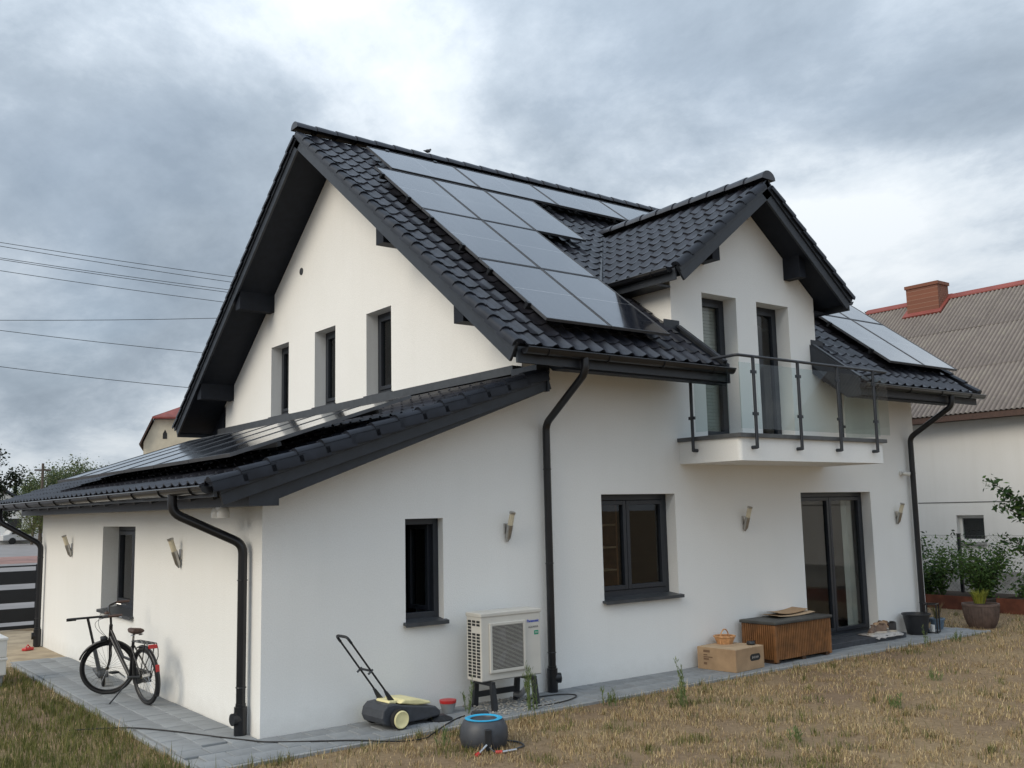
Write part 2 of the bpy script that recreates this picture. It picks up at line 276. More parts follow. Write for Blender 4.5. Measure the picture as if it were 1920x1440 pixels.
# ------------------------------------------------------------------ mesh helpers
class MB:
    def __init__(s): s.v = []; s.f = []; s.uv = None
    def add(s, vs, fs):
        o = len(s.v); s.v += [tuple(p) for p in vs]; s.f += [tuple(i+o for i in f) for f in fs]; return s
    def box(s, a, b, M4=None):
        x0, y0, z0 = a; x1, y1, z1 = b
        vs = [(x0, y0, z0), (x1, y0, z0), (x1, y1, z0), (x0, y1, z0), (x0, y0, z1), (x1, y0, z1), (x1, y1, z1), (x0, y1, z1)]
        if M4: vs = [M4 @ Vector(p) for p in vs]
        return s.add(vs, [(3, 2, 1, 0), (4, 5, 6, 7), (0, 1, 5, 4), (1, 2, 6, 5), (2, 3, 7, 6), (3, 0, 4, 7)])
    def quad(s, *p): return s.add(p, [tuple(range(len(p)))])
    def prism(s, poly, d):       # poly: list of 3D points, d: extrusion vector
        n = len(poly); d = Vector(d); a = [Vector(p) for p in poly]; b = [p+d for p in a]
        nrm = (a[1]-a[0]).cross(a[2]-a[0])
        if nrm.dot(d) < 0: fs = [tuple(range(n)), tuple(range(2*n-1, n-1, -1))]+[((i+1) % n, i, n+i, n+(i+1) % n) for i in range(n)]
        else: fs = [tuple(range(n-1, -1, -1)), tuple(range(n, 2*n))]+[(i, (i+1) % n, n+(i+1) % n, n+i) for i in range(n)]
        return s.add(a+b, fs)
    def tube(s, pts, r, seg=10, cap=True, closed=False):
        P = [Vector(p) for p in pts]; n = len(P); rr = r if isinstance(r, (list, tuple)) else [r]*n
        prev = None; rings = []
        for i in range(n):
            if closed: t = (P[(i+1) % n]-P[i-1])
            else: t = P[min(i+1, n-1)]-P[max(i-1, 0)]
            t.normalize()
            if prev is None:
                a = Vector((0, 0, 1)) if abs(t.z) < .9 else Vector((1, 0, 0)); x = t.cross(a).normalized()
            else: x = (prev-t*prev.dot(t)).normalized()
            prev = x; y = t.cross(x)
            rings.append([P[i]+(x*math.cos(2*math.pi*k/seg)+y*math.sin(2*math.pi*k/seg))*rr[i] for k in range(seg)])
        vs = [p for q in rings for p in q]; fs = []
        m = n if closed else n-1
        for i in range(m):
            j = (i+1) % n
            for k in range(seg): fs.append((i*seg+k, i*seg+(k+1) % seg, j*seg+(k+1) % seg, j*seg+k))
        if cap and not closed: fs += [tuple(range(seg-1, -1, -1)), tuple((n-1)*seg+k for k in range(seg))]
        return s.add(vs, fs)
    def lathe(s, prof, c=(0, 0, 0), seg=24, M4=None, capb=True, capt=True):   # prof: (r,z)
        vs = []; fs = []
        for r, z in prof:
            for k in range(seg):
                a = 2*math.pi*k/seg; p = Vector((c[0]+r*math.cos(a), c[1]+r*math.sin(a), c[2]+z)); vs.append(M4 @ p if M4 else p)
        for i in range(len(prof)-1):
            for k in range(seg): fs.append((i*seg+k, i*seg+(k+1) % seg, (i+1)*seg+(k+1) % seg, (i+1)*seg+k))
        if capb: fs.append(tuple(range(seg-1, -1, -1)))
        if capt: fs.append(tuple((len(prof)-1)*seg+k for k in range(seg)))
        return s.add(vs, fs)
    def torus(s, c, R_, r, ax=(0, 0, 1), seg=40, sub=8, a0=0, a1=2*math.pi):
        ax = Vector(ax).normalized(); x = ax.orthogonal().normalized(); y = ax.cross(x); full = abs(a1-a0-2*math.pi) < 1e-6
        pts = [Vector(c)+(x*math.cos(a0+(a1-a0)*k/seg)+y*math.sin(a0+(a1-a0)*k/seg))*R_ for k in range(seg if full else seg+1)]
        return s.tube(pts, r, sub, closed=full)
    def mesh(s, name, smooth=None):
        me = bpy.data.meshes.new(name); me.from_pydata(s.v, [], s.f); me.update()
        if smooth is not None:
            me.polygons.foreach_set('use_smooth', [True]*len(me.polygons)); me.set_sharp_from_angle(angle=R(smooth))
        return me
    def build(s, name, mat, parent=None, smooth=None, bevel=0, label=None, kind=None):
        me = s.mesh(name, smooth); me.materials.append(M[mat] if isinstance(mat, str) else mat)
        o = bpy.data.objects.new(name, me); COL.objects.link(o)
        if parent: o.parent = parent
        if bevel:
            b = o.modifiers.new('bevel', 'BEVEL'); b.width = bevel; b.segments = 2; b.limit_method = 'ANGLE'; b.angle_limit = R(40)
        if label: o['label'] = label
        if kind: o['kind'] = kind
        return o
def thing(name, label, cat, loc=(0, 0, 0), rz=0, group=None):
    o = bpy.data.objects.new(name, None); COL.objects.link(o); o.location = loc; o.rotation_euler = (0, 0, rz); o.empty_display_size = .1
    o['label'] = label; o['category'] = cat
    if group: o['group'] = group
    return o
def tag(o, label, cat, group=None):
    o['label'] = label; o['category'] = cat
    if group: o['group'] = group
    return o
def struct(o): o['kind'] = 'structure'; return o
def inst(name, me, parent, mat4):
    o = bpy.data.objects.new(name, me); COL.objects.link(o); o.parent = parent; o.matrix_basis = mat4; return o
def text_mesh(body, size, mat, parent, M4, name='lettering', bold=0.0, sx=1.0):
    cu_ = bpy.data.curves.new(name, 'FONT'); cu_.body = body; cu_.size = size; cu_.extrude = .0015; cu_.offset = bold; cu_.align_x = 'CENTER'; cu_.align_y = 'CENTER'; cu_.resolution_u = 3
    tmp = bpy.data.objects.new('tmp', cu_); COL.objects.link(tmp); bpy.context.view_layer.update()
    me = bpy.data.meshes.new_from_object(tmp); bpy.data.objects.remove(tmp); me.materials.clear(); me.materials.append(M[mat])
    me.transform(Matrix.Diagonal((sx, 1, 1, 1)))
    return inst(name, me, parent, M4)
# ================================================================== SETTING
X1, XE, WD = 3.234, 11.643, 9.62
RM, RYC, RZC = .757, 4.81, 8.22; RSL = math.hypot(1, RM)
XL, XR = 2.534, 12.34
AM, AX0, AZ0 = .332, -.64, 2.46; ASL = math.hypot(1, AM); AY0, AY1 = -.45, 10.07
DM, DXC, DZC, DHW, DY0 = .78, 7.45, 6.83, 1.95, -.46; DSL = math.hypot(1, DM)
DWL, DWR = 5.84, 9.06
def rz(y): return RZC-RM*abs(RYC-y)
def az(x): return AZ0+AM*(x-AX0)
def dz(x): return DZC-DM*abs(x-DXC)
def dyv(x): return RYC-(RZC-dz(x))/RM
g = MB(); g.box((-900, -600, -.5), (900, 1400, 0)); struct(g.build('ground', 'ground'))
g = MB(); g.box((-80, 13.2, -.1), (160, 330, .004)); struct(g.build('road', 'road'))
g = MB(); g.box((-80, 46, -.1), (160, 57, .008)); struct(g.build('pavement', 'redpave'))
g = MB(); n_ = 18
ring = [(-1.15+.35*math.cos(t)*(1+.3*math.sin(3*t))+.55, 9.3+2.9*math.sin(t), .006) for t in [2*math.pi*i/28 for i in range(28)]]
ring = [(-.3+1.25*math.cos(t)*(1+.12*math.sin(3*t+1)), 9.75+2.9*math.sin(t)*(1+.06*math.sin(5*t)), .006) for t in [2*math.pi*i/36 for i in range(36)]]
g.quad(*ring); struct(g.build('sand_path', 'sand'))
# paved strip round the house: pavers with recessed joints and an edging kerb
PX0, PY0, PH = -.80, -.76, .035
pv = struct(MB().box((PX0, PY0, -.05), (12.15, .02, .012)).box((PX0, .02, -.05), (.02, 7.6, .012)).build('paving', 'concrete'))
pw, pl, gp = .2533, .245, .007
def paver_mesh(w, l):
    b = .006; m = MB(); m.add([(0, 0, -.01), (w, 0, -.01), (w, l, -.01), (0, l, -.01), (0, 0, PH-b), (w, 0, PH-b), (w, l, PH-b), (0, l, PH-b), (b, b, PH), (w-b, b, PH), (w-b, l-b, PH), (b, l-b, PH)],
        [(0, 1, 5, 4), (1, 2, 6, 5), (2, 3, 7, 6), (3, 0, 4, 7), (4, 5, 9, 8), (5, 6, 10, 9), (6, 7, 11, 10), (7, 4, 8, 11), (8, 9, 10, 11)]); me = m.mesh('paver'); me.materials.append(M['paver']); return me
pme = paver_mesh(pl-gp, pw-gp); k = 0
spots = []
for j in range(3):
    n = int((12.1-PX0)/pl)
    for i in range(n):
        x = PX0+i*pl+(.5*pl if j % 2 else 0)
        if x+pl > 12.15: continue
        spots.append((x, PY0+.0+j*pw, 0))
for i in range(3):
    for j in range(int(7.55/pl)):
        y = .0+j*pl+(.5*pl if i % 2 else 0)
        spots.append((PX0+(i+1)*pw+.02, y, 1))
spots.sort(key=lambda p: (p[0]-CAMP.x)**2+(p[1]-CAMP.y)**2)
rest = MB()
for q, (x, y, r_) in enumerate(spots):
    dzp = random.uniform(-.003, .003)
    M4 = Matrix.Translation((x, y, dzp)) @ (Matrix.Rotation(R(90), 4, 'Z') if r_ else Matrix.Identity(4)) @ Matrix.Rotation(R(random.uniform(-.5, .5)), 4, 'Z')
    if q < 300: inst('paver', pme, pv, M4)
    else:
        rest.add([M4 @ v.co for v in pme.vertices], [tuple(p.vertices) for p in pme.polygons])
if rest.v: rest.build('paver_stones', 'paver', pv, kind='stuff')
kb = MB()
L_ = 1.0
for i in range(13): kb.box((PX0-.06+i*L_, PY0-.058, -.1), (PX0-.06+(i+1)*L_-.004, PY0-.008, .030))
for i in range(8): kb.box((PX0-.058, PY0-.05+i*L_, -.1), (PX0-.008, PY0-.054+(i+1)*L_, .030))
struct(kb.build('kerb', 'concrete', bevel=.006))
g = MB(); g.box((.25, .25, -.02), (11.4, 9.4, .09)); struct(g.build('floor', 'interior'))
# ================================================================== HOUSE
house = thing('house', 'white rendered two-storey house with anthracite tiled gable roof, lean-to wing and balcony dormer', 'house')
def wall_strips(mb, mp_, a0, a1, zb, top, holes, depth, kinks=(), zb_fn=None):
    br = sorted({a0, a1, *[h[0] for h in holes], *[h[1] for h in holes], *kinks})
    for a, b in zip(br, br[1:]):
        if b-a < 1e-6: continue
        ta, tb = top(a+1e-5), top(b-1e-5); zlo = zb_fn((a+b)/2) if zb_fn else zb
        hs = sorted([h for h in holes if h[0] <= a+1e-6 and h[1] >= b-1e-6], key=lambda h: h[2])
        lo = zlo
        for h in hs:
            if h[2] > lo: mb.quad(mp_(a, 0, lo), mp_(b, 0, lo), mp_(b, 0, h[2]), mp_(a, 0, h[2]))
            lo = h[3]
        mb.quad(mp_(a, 0, lo), mp_(b, 0, lo), mp_(b, 0, tb), mp_(a, 0, ta))
    for (a, b, z0, z1) in holes:
        d = depth
        mb.quad(mp_(a, 0, z0), mp_(a, d, z0), mp_(a, d, z1), mp_(a, 0, z1)); mb.quad(mp_(b, 0, z0), mp_(b, 0, z1), mp_(b, d, z1), mp_(b, d, z0))
        mb.quad(mp_(a, 0, z1), mp_(a, d, z1), mp_(b, d, z1), mp_(b, 0, z1)); mb.quad(mp_(a, 0, z0), mp_(b, 0, z0), mp_(b, d, z0), mp_(a, d, z0))
fm = lambda a, d, z: (a, d, z)                 # facade plane y = 0
gm = lambda a, d, z: (X1+d, a, z)              # gable plane x = X1
lm = lambda a, d, z: (d, a, z)                 # wing plane x = 0
W1 = (1.606, 2.087, .96, 2.057); W2 = (4.44, 5.76, .985, 2.30); DR = (8.455, 10.258, .10, 2.30)
D1 = (6.47, 7.205, 3.06, 5.12); D2 = (7.66, 8.415, 3.06, 5.12)
def ftop(x):
    if x < X1: return az(x)-.16
    if DWL < x < DWR: return dz(x)-.16
    return 4.35
w = MB()
wall_strips(w, fm, 0, XE, -.05, ftop, [W1, W2, DR, D1, D2], .26, kinks=(X1, DWL, DXC, DWR))
GW = [(3.083+1.772*k_, 3.083+.747+1.772*k_, 3.868, 5.136) for k_ in range(3)]
wall_strips(w, gm, 0, WD, 2.4, lambda y: rz(y)-.2, GW, .24, kinks=(RYC,))
LW = (4.147, 5.708, .86, 2.02)
wall_strips(w, lm, 0, WD, -.05, lambda y: 2.42, [LW], .26)
w.quad((XE, 0, -.05), (XE, WD, -.05), (XE, WD, rz(WD)-.2), (XE, RYC, RZC-.2), (XE, 0, rz(0)-.2))
w.quad((X1, WD, -.05), (XE, WD, -.05), (XE, WD, 4.3), (X1, WD, 4.3)); w.quad((0, WD, -.05), (X1, WD, -.05), (X1, WD, az(X1)-.16), (0, WD, az(0)-.16))
w.quad((X1+.02, .3, 0), (X1+.02, WD, 0), (X1+.02, WD, 3.2), (X1+.02, .3, 3.2))
for x, sgn in ((DWL, -1), (DWR, 1)):           # dormer cheeks
    y1 = 1.6
    w.quad((x, 0, 4.2), (x, y1, rz(y1)-.35), (x, y1, dz(x)-.1), (x, 0, dz(x)-.1))
wall = w.build('wall', 'stucco', house)
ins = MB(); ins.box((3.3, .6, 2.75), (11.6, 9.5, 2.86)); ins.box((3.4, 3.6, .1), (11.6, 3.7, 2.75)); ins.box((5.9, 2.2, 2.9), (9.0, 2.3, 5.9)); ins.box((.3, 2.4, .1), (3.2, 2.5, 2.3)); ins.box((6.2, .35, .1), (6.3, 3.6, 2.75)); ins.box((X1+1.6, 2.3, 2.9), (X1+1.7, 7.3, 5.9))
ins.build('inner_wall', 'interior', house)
# ---- roof decks (soffit, boards)
def slab(mb, poly, n, t0, t1):
    n = Vector(n).normalized(); mb.prism([Vector(p)+n*t0 for p in poly], n*(t1-t0))
NF = Vector((0, -RM, 1)).normalized(); NB = Vector((0, RM, 1)).normalized(); NA = Vector((-AM, 0, 1)).normalized()
NDL = Vector((-DM, 0, 1)).normalized(); NDR = Vector((DM, 0, 1)).normalized()
CL, CR = 5.98, 8.93
d_ = MB()
def fp(x, y): return (x, y, rz(y))
for xa, xb, ya in ((XL+.03, CL, -.80), (CR, XR-.03, -.80), (CL, CR, 1.0)):
    slab(d_, [fp(xa, ya), fp(xb, ya), fp(xb, RYC), fp(xa, RYC)], NF, -.22, -.05)
slab(d_, [fp(XL+.03, RYC), fp(XR-.03, RYC), fp(XR-.03, WD+.80), fp(XL+.03, WD+.80)], NB, -.22, -.05)
for xa, xb in ((X1, CL), (CR, XE)):            # boxed eaves
    d_.prism([(xa, -.76, 3.70), (xa, -.58, 3.70), (xa, .05, 4.17), (xa, .05, 4.3), (xa, -.76, 3.75)], (xb-xa, 0, 0))
d_.prism([(X1, WD+.76, 3.70), (X1, WD-.05, 3.70), (X1, WD-.05, 4.3), (X1, WD+.76, 3.75)], (XE-X1, 0, 0))
roof = d_.build('roof', 'soffit', house)
def board(name, p0, p1, dn, out, hi, lo, par, t=.035, mat='dark'):
    """a bargeboard along p0-p1; dn: roof normal; out: outward direction"""
    p0, p1, dn, out = Vector(p0), Vector(p1), Vector(dn), Vector(out)
    return MB().prism([p0+dn*lo, p1+dn*lo, p1+dn*hi, p0+dn*hi], out*t).build(name, mat, par, bevel=.004)
for x, o in ((XL+.03, -1), (XR-.03, 1)):
    board('bargeboard', fp(x, -.84), fp(x, RYC+.0), NF, (o, 0, 0), -.03, -.25, roof)
    board('bargeboard', fp(x, RYC), fp(x, WD+.84), NB, (o, 0, 0), -.03, -.25, roof)
    board('bargeboard', fp(x+o*.036, -.86), fp(x+o*.036, RYC), NF, (o, 0, 0), .0, -.115, roof, .022)
    board('bargeboard', fp(x+o*.036, RYC), fp(x+o*.036, WD+.86), NB, (o, 0, 0), .0, -.115, roof, .022)
for y, zb in ((2.16, 5.77), (.27, 4.36)):       # purlin ends
    for ya, yb in ((y, y+.2), (WD-y-.2, WD-y)):
        ym = min(ya, yb) if ya < RYC else yb
        MB().prism([(XL+.05, ya, zb), (XL+.05, yb, zb), (XL+.05, yb, rz(yb)-.22), (XL+.05, ya, rz(ya)-.22)], (X1-XL, 0, 0)).build('purlin', 'soffit', roof)
for xa, xb in ((XL+.03, CL), (CR, XR-.03)):
    MB().box((xa, -.80, 3.72), (xb, -.765, 3.90)).build('fascia', 'dark', roof)
MB().box((XL+.03, WD+.765, 3.72), (XR-.03, WD+.80, 3.90)).build('fascia', 'dark', roof)
for x, o in ((CL, 1), (CR, -1)):                # cut edges of the eaves beside the balcony door bay
    MB().prism([(x, .0, rz(0)-.30), (x, -.60, 3.70), (x, -.83, 3.70), fp(x, -.83), fp(x, .0)], (o*.03, 0, 0)).build('fascia', 'dark', roof)
    MB().box((min(x, x-o*.30), -.012, rz(0)-.08), (max(x, x-o*.30), .0-.002, rz(0)+.08)).build('flashing', 'dark', roof)
    sx_ = x-o*.06
    MB().prism([Vector(fp(sx_, -.80))+NF*.0, Vector(fp(sx_, -.01))+NF*.0, Vector(fp(sx_, -.01))+NF*.03, Vector(fp(sx_, -.80))+NF*.03], (o*.07, 0, 0)).build('flashing', 'dark', roof)
# dormer roof
d2 = MB()
def dp(x, y): return (x, y, dz(x))
for s_, nn in ((-1, NDL), (1, NDR)):
    xe_ = DXC+s_*(DHW-.03)
    slab(d2, [dp(DXC, DY0+.03), dp(xe_, DY0+.03), dp(xe_, dyv(xe_)), dp(DXC, dyv(DXC))], nn, -.20, -.05)
droof = d2.build('dormer_roof', 'soffit', house)
for s_, nn in ((-1, NDL), (1, NDR)):
    xe_ = DXC+s_*(DHW+.02)
    board('bargeboard', dp(DXC, DY0+.03), dp(xe_, DY0+.03), nn, (0, -1, 0), -.03, -.25, droof)
    board('bargeboard', dp(DXC, DY0-.006), dp(xe_, DY0-.006), nn, (0, -1, 0), .0, -.115, droof, .022)
    xf = DXC+s_*(DHW-.0)
    MB().box((min(xf, xf-s_*.03), DY0+.04, dz(xf)-.21), (max(xf, xf-s_*.03), dyv(xf)+.3, dz(xf)-.05)).build('fascia', 'dark', droof)
    xa = DXC+s_*1.05; xb = DXC+s_*.90
    pa = sorted((xa, xb))
    MB().prism([(pa[0], DY0+.16, 5.53), (pa[1], DY0+.16, 5.53), (pa[1], DY0+.16, dz(pa[1])-.18), (pa[0], DY0+.16, dz(pa[0])-.18)], (0, -DY0-.14, 0)).build('purlin', 'soffit', droof)
    # boxed dormer eave between cheek and fascia
    x0_, x1_ = sorted((DXC+s_*1.60, DXC+s_*(DHW-.035)))
    MB().box((x0_, .0, dz(xf)-.20), (x1_, dyv(xf)+.1, dz(xf)-.17)).build('soffit', 'dark', droof)
    p0 = Vector(dp(DXC, dyv(DXC)+.1)); p1 = Vector(dp(DXC+s_*1.95, dyv(DXC+s_*1.95)+.06))
    MB().tube([p0+Vector((0, 0, .02)), p1+Vector((0, 0, .03))], .035, 6).build('valley', 'sill', droof)
# wing roof
d3 = MB(); ap = lambda x, y: (x, y, az(x))
slab(d3, [ap(AX0+.02, AY0+.03), ap(X1, AY0+.03), ap(X1, AY1), ap(AX0+.02, AY1)], NA, -.10, -.05)
aroof = d3.build('lean_to_roof', 'soffit', house)
board('bargeboard', ap(AX0+.0, AY0+.03), ap(X1, AY0+.03), NA, (0, -1, 0), -.05, -.25, aroof)
board('bargeboard', ap(AX0-.0, AY0-.006), ap(X1, AY0-.006), NA, (0, -1, 0), .01, -.14, aroof, .022)
MB().prism([ap(X1-.0, AY0-.028), ap(X1, AY0+.05), (X1, AY0+.05, az(X1)-.27), (X1, AY0-.028, az(X1)-.27)], (.03, 0, 0)).build('fascia', 'dark', aroof)
MB().box((X1-.14, 0.0, az(X1)-.02), (X1-.004, WD, az(X1)+.085)).build('flashing', 'sill', aroof)
MB().prism([(X1-.16, AY0-.03, az(X1)-.1), (X1+.035, AY0-.03, az(X1)-.06), (X1+.035, AY0-.03, az(X1)+.07), (X1-.16, AY0-.03, az(X1)+.03)], (0, .48, 0)).build('flashing', 'dark', aroof)
MB().prism([(-.30, -.40, 2.215), (-.005, -.40, 2.215), (-.005, -.40, az(0)-.13), (-.30, -.40, az(-.3)-.13)], (0, 10.3, 0)).build('soffit', 'dark', aroof)
MB().prism([(-.005, -.40, 2.28), (X1, -.40, az(X1)-.27), (X1, -.40, az(X1)-.13), (-.005, -.40, az(0)-.13)], (0, .41, 0)).build('soffit', 'dark', aroof)
MB().prism([ap(AX0+.05, AY0+.3), ap(-.30, AY0+.3), ap(-.30, AY1), ap(AX0+.05, AY1)], NA*.0+Vector((0, 0, -.001))).build('soffit', 'dark', aroof) if False else None
sofl = MB(); slab(sofl, [ap(AX0+.06, AY0+.05), ap(-.28, AY0+.05), ap(-.28, AY1), ap(AX0+.06, AY1)], NA, -.115, -.102); sofl.build('eave_boarding', 'white_p', aroof)
y = AY0+.35
while y < AY1:
    m_ = MB(); slab(m_, [ap(AX0+.05, y), ap(-.25, y), ap(-.25, y+.07), ap(AX0+.05, y+.07)], NA, -.21, -.115); m_.build('rafter', 'dark', aroof); y += .62
MB().box((AX0-.01, AY0+.0, az(AX0)-.16), (AX0+.02, AY1, az(AX0)-.03)).build('fascia', 'dark', aroof)
# ---- tiles
TW, TG, TL = .2335, .2905, .355
def tile_mesh():
    n = 11; top = []; m = MB()
    def h(t): return .040*math.exp(-((t-.30)/.17)**2)+.008*math.exp(-((t-1)/.1)**2)
    us = [i/(n-1) for i in range(n)]
    lo = [(t*TW, -.03, h(t)+.036) for t in us]; hi = [(t*TW, TL-.03, h(t)+.012) for t in us]; un = [(t*TW, -.03, h(t)+.017) for t in us]
    m.add(lo+hi, [(i, i+1, n+i+1, n+i) for i in range(n-1)]); m.add(un+lo, [(i, i+1, n+i+1, n+i) for i in range(n-1)])
    m.add([lo[0], hi[0], (0, TL-.03, -.01), (0, -.03, .0)], [(0, 1, 2, 3)])
    me = m.mesh('roof_tile', 35); me.materials.append(M['tile']); return me
tme = tile_mesh(); tV = np.array([v.co[:] for v in tme.vertices]); tF = [tuple(p.vertices) for p in tme.polygons]
def frame(O, u, v, n):
    u, v, n = Vector(u).normalized(), Vector(v).normalized(), Vector(n).normalized(); O = Vector(O)
    return Matrix(((u.x, v.x, n.x, O.x), (u.y, v.y, n.y, O.y), (u.z, v.z, n.z, O.z), (0, 0, 0, 1)))
FMAIN = frame(fp(XL, -.83), (1, 0, 0), (0, 1, RM), NF) @ Matrix.Translation((0, 0, -.05))
FANX = frame(ap(AX0-.03, AY1), (0, -1, 0), (1, 0, AM), NA) @ Matrix.Translation((0, 0, -.05))
FDL = frame(dp(DXC-DHW, 3.28), (0, -1, 0), (1, 0, DM), NDL) @ Matrix.Translation((0, 0, -.05))
panels_main = []   # (x0,x1,s0,s1)
for c_, x in ((0, 3.12), (1, 4.135), (2, 5.15)):
    for r_, s0 in ((0, 5.055), (1, 3.385), (2, 1.715)):
        if c_ == 2 and r_ < 2: continue
        panels_main.append((x, x+1.0, s0, s0+1.655, 'main', c_, r_))
for i in range(4): panels_main.append((3.47+1.67*i, 3.47+1.67*i+1.655, .60, 1.60, 'top', i, 0))
for c_ in range(2):
    for r_, s0 in ((0, 4.965), (1, 3.295)): panels_main.append((10.2+1.015*c_, 11.2+1.015*c_, s0, s0+1.655, 'right', c_, r_))
APAN = [(-.30+1.145*i, -.30+1.145*i+1.134) for i in range(6)]
cand = []
NR = int(round((RYC+.83)*RSL/TG)); NC = int((XR-XL)/TW)
for j in range(NR):
    for i in range(NC):
        M4 = FMAIN @ Matrix.Translation((i*TW, j*TG, 0)); c = M4 @ Vector((TW/2, TG/2, 0)); x, y = c.x, c.y
        if DXC-1.66 < x < DXC+1.66 and dz(x) > rz(y)+.05: continue
        if CL-.09 < x < CR+.09 and y < .1: continue
        if abs(x-DXC) <= DHW and dz(x)-.25 < rz(y)-.0 and dz(x) > rz(y)+.04: continue
        s_ = (RYC-y)*RSL
        cov = any(a+.1 < x < b-.1 and c0+.15 < s_ < c1-.15 for a, b, c0, c1, *_ in panels_main)
        cand.append((M4, 0, cov))
for j in range(int(4.11/TG)+1):
    for i in range(int((AY1-AY0)/TW)):
        M4 = FANX @ Matrix.Translation((i*TW+.08, j*TG, 0)); c = M4 @ Vector((TW/2, TG/2, 0))
        if c.x > X1-.12: continue
        cov = any(a+.1 < c.y < b-.1 for a, b in APAN) and -.2 < c.x < 1.4
        cand.append((M4, 1, cov))
for j in range(int(DHW*DSL/TG)+1):
    for i in range(int((3.28-DY0)/TW)+1):
        M4 = FDL @ Matrix.Translation((i*TW-.02, j*TG, 0)); c = M4 @ Vector((TW/2, TG/2, 0))
        if c.x > DXC-.03 or c.y > dyv(c.x)+.02 or c.y < DY0+.05: continue
        cand.append((M4, 2, False))
def parea(M4):
    q = [proj(M4 @ Vector(p)) for p in ((0, 0, .04), (TW, 0, .04), (TW, TG, .02), (0, TG, .02))]
    if any(a[0] < 0 or a[0] > 1920 for a in q): return 0
    A = 0
    for a, b in zip(q, q[1:]+q[:1]): A += a[0]*b[1]-b[0]*a[1]
    return abs(A)
scored = sorted(((0 if c[2] else parea(c[0]), k) for k, c in enumerate(cand)), reverse=True)
big = {k for a, k in scored[:300]}
RP = [roof, aroof, droof]; rests = [[], [], []]
for k, (M4, w_, cov) in enumerate(cand):
    J = M4 @ Matrix.Translation((random.uniform(-.002, .002), random.uniform(-.006, .006), random.uniform(-.003, .003)))
    if k in big: inst('roof_tile', tme, RP[w_], J)
    else: rests[w_].append(J)
for w_ in range(3):
    if not rests[w_]: continue
    m = MB(); vs = []; fs = []
    for J in rests[w_]:
        a = np.array(J); o = len(vs)
        vs.extend(map(tuple, tV @ a[:3, :3].T+a[:3, 3])); fs.extend(tuple(i+o for i in f) for f in tF)
    m.v, m.f = vs, fs; m.build('tile_field', 'tile', RP[w_], smooth=35, kind='stuff')
# verge tiles
def verge_mesh(flip, drop=.02):
    P = [(-.065, -drop), (-.065, .02), (-.05, .055), (-.015, .074), (.03, .072), (.075, .05), (.07, .02), (-.045, .02), (-.045, -drop)]
    if flip: P = [(-a, b) for a, b in P]
    m = MB(); m.prism([(a, -.03, b+.018) for a, b in P], (0, TL-.02, -.03)); me = m.mesh('verge_tile', 40); me.materials.append(M['verge']); return me
vL, vR = verge_mesh(False), verge_mesh(True)
FBACK = frame(fp(XR, WD+.83), (-1, 0, 0), (0, -1, RM), NB) @ Matrix.Translation((0, 0, -.05))
FDR = frame(dp(DXC+DHW, DY0), (0, 1, 0), (-1, 0, DM), NDR) @ Matrix.Translation((0, 0, -.05))
for j in range(NR):
    inst('verge_tile', vL, roof, FMAIN @ Matrix.Translation((0, j*TG, 0)))
    inst('verge_tile', vR, roof, FMAIN @ Matrix.Translation((XR-XL, j*TG, 0)))
    inst('verge_tile', vR, roof, FBACK @ Matrix.Translation((XR-XL, j*TG, 0)))
vA = verge_mesh(True, .07)
for j in range(14): inst('verge_tile', vA, aroof, FANX @ Matrix.Translation((AY1-AY0, j*TG, 0)))
for j in range(8):
    inst('verge_tile', vR, droof, FDL @ Matrix.Translation((3.28-DY0, j*TG, 0)))
    inst('verge_tile', vL, droof, FDR @ Matrix.Translation((0, j*TG, 0)))
# plain back and hidden slopes carry tiles joined into one field
m = MB(); vs = []; fs = []
for j in range(9):
    for i in range(15):
        J = FDR @ Matrix.Translation((.08+i*TW, j*TG, 0)); c = J @ Vector((TW/2, TG/2, 0))
        if c.y > dyv(c.x) or c.x < DXC+.03: continue
        a = np.array(J); o = len(vs); vs.extend(map(tuple, tV @ a[:3, :3].T+a[:3, 3])); fs.extend(tuple(q+o for q in f) for f in tF)
m.v, m.f = vs, fs; m.build('tile_field', 'tile', droof, smooth=35, kind='stuff')
# ridge caps
def ridge_mesh(L):
    m = MB(); n = 9; a = []; b = []
    for k in range(n):
        t = math.pi*(k/(n-1)); a.append((-.03, -math.cos(t)*.125, math.sin(t)*.115-.03)); b.append((L+.02, -math.cos(t)*.108, math.sin(t)*.10-.03))
    m.add(a+b, [(i, i+1, n+i+1, n+i) for i in range(n-1)]); m.add(a, [tuple(range(n))]); m.add(b, [tuple(range(n-1, -1, -1))])
    me = m.mesh('ridge_cap', 50); me.materials.append(M['tile']); return me
rm_ = ridge_mesh(.36); x = XL-.03
while x < XR:
    inst('ridge_cap', rm_, roof, Matrix.Translation((x, RYC, RZC+.055))); x += .36
y = DY0-.03
while y < dyv(DXC)+.05:
    inst('ridge_cap', rm_, droof, Matrix.Translation((DXC, y, DZC+.018)) @ Matrix.Rotation(R(90), 4, 'Z') @ Matrix.Diagonal((1, 1.2, 1.15, 1))); y += .36
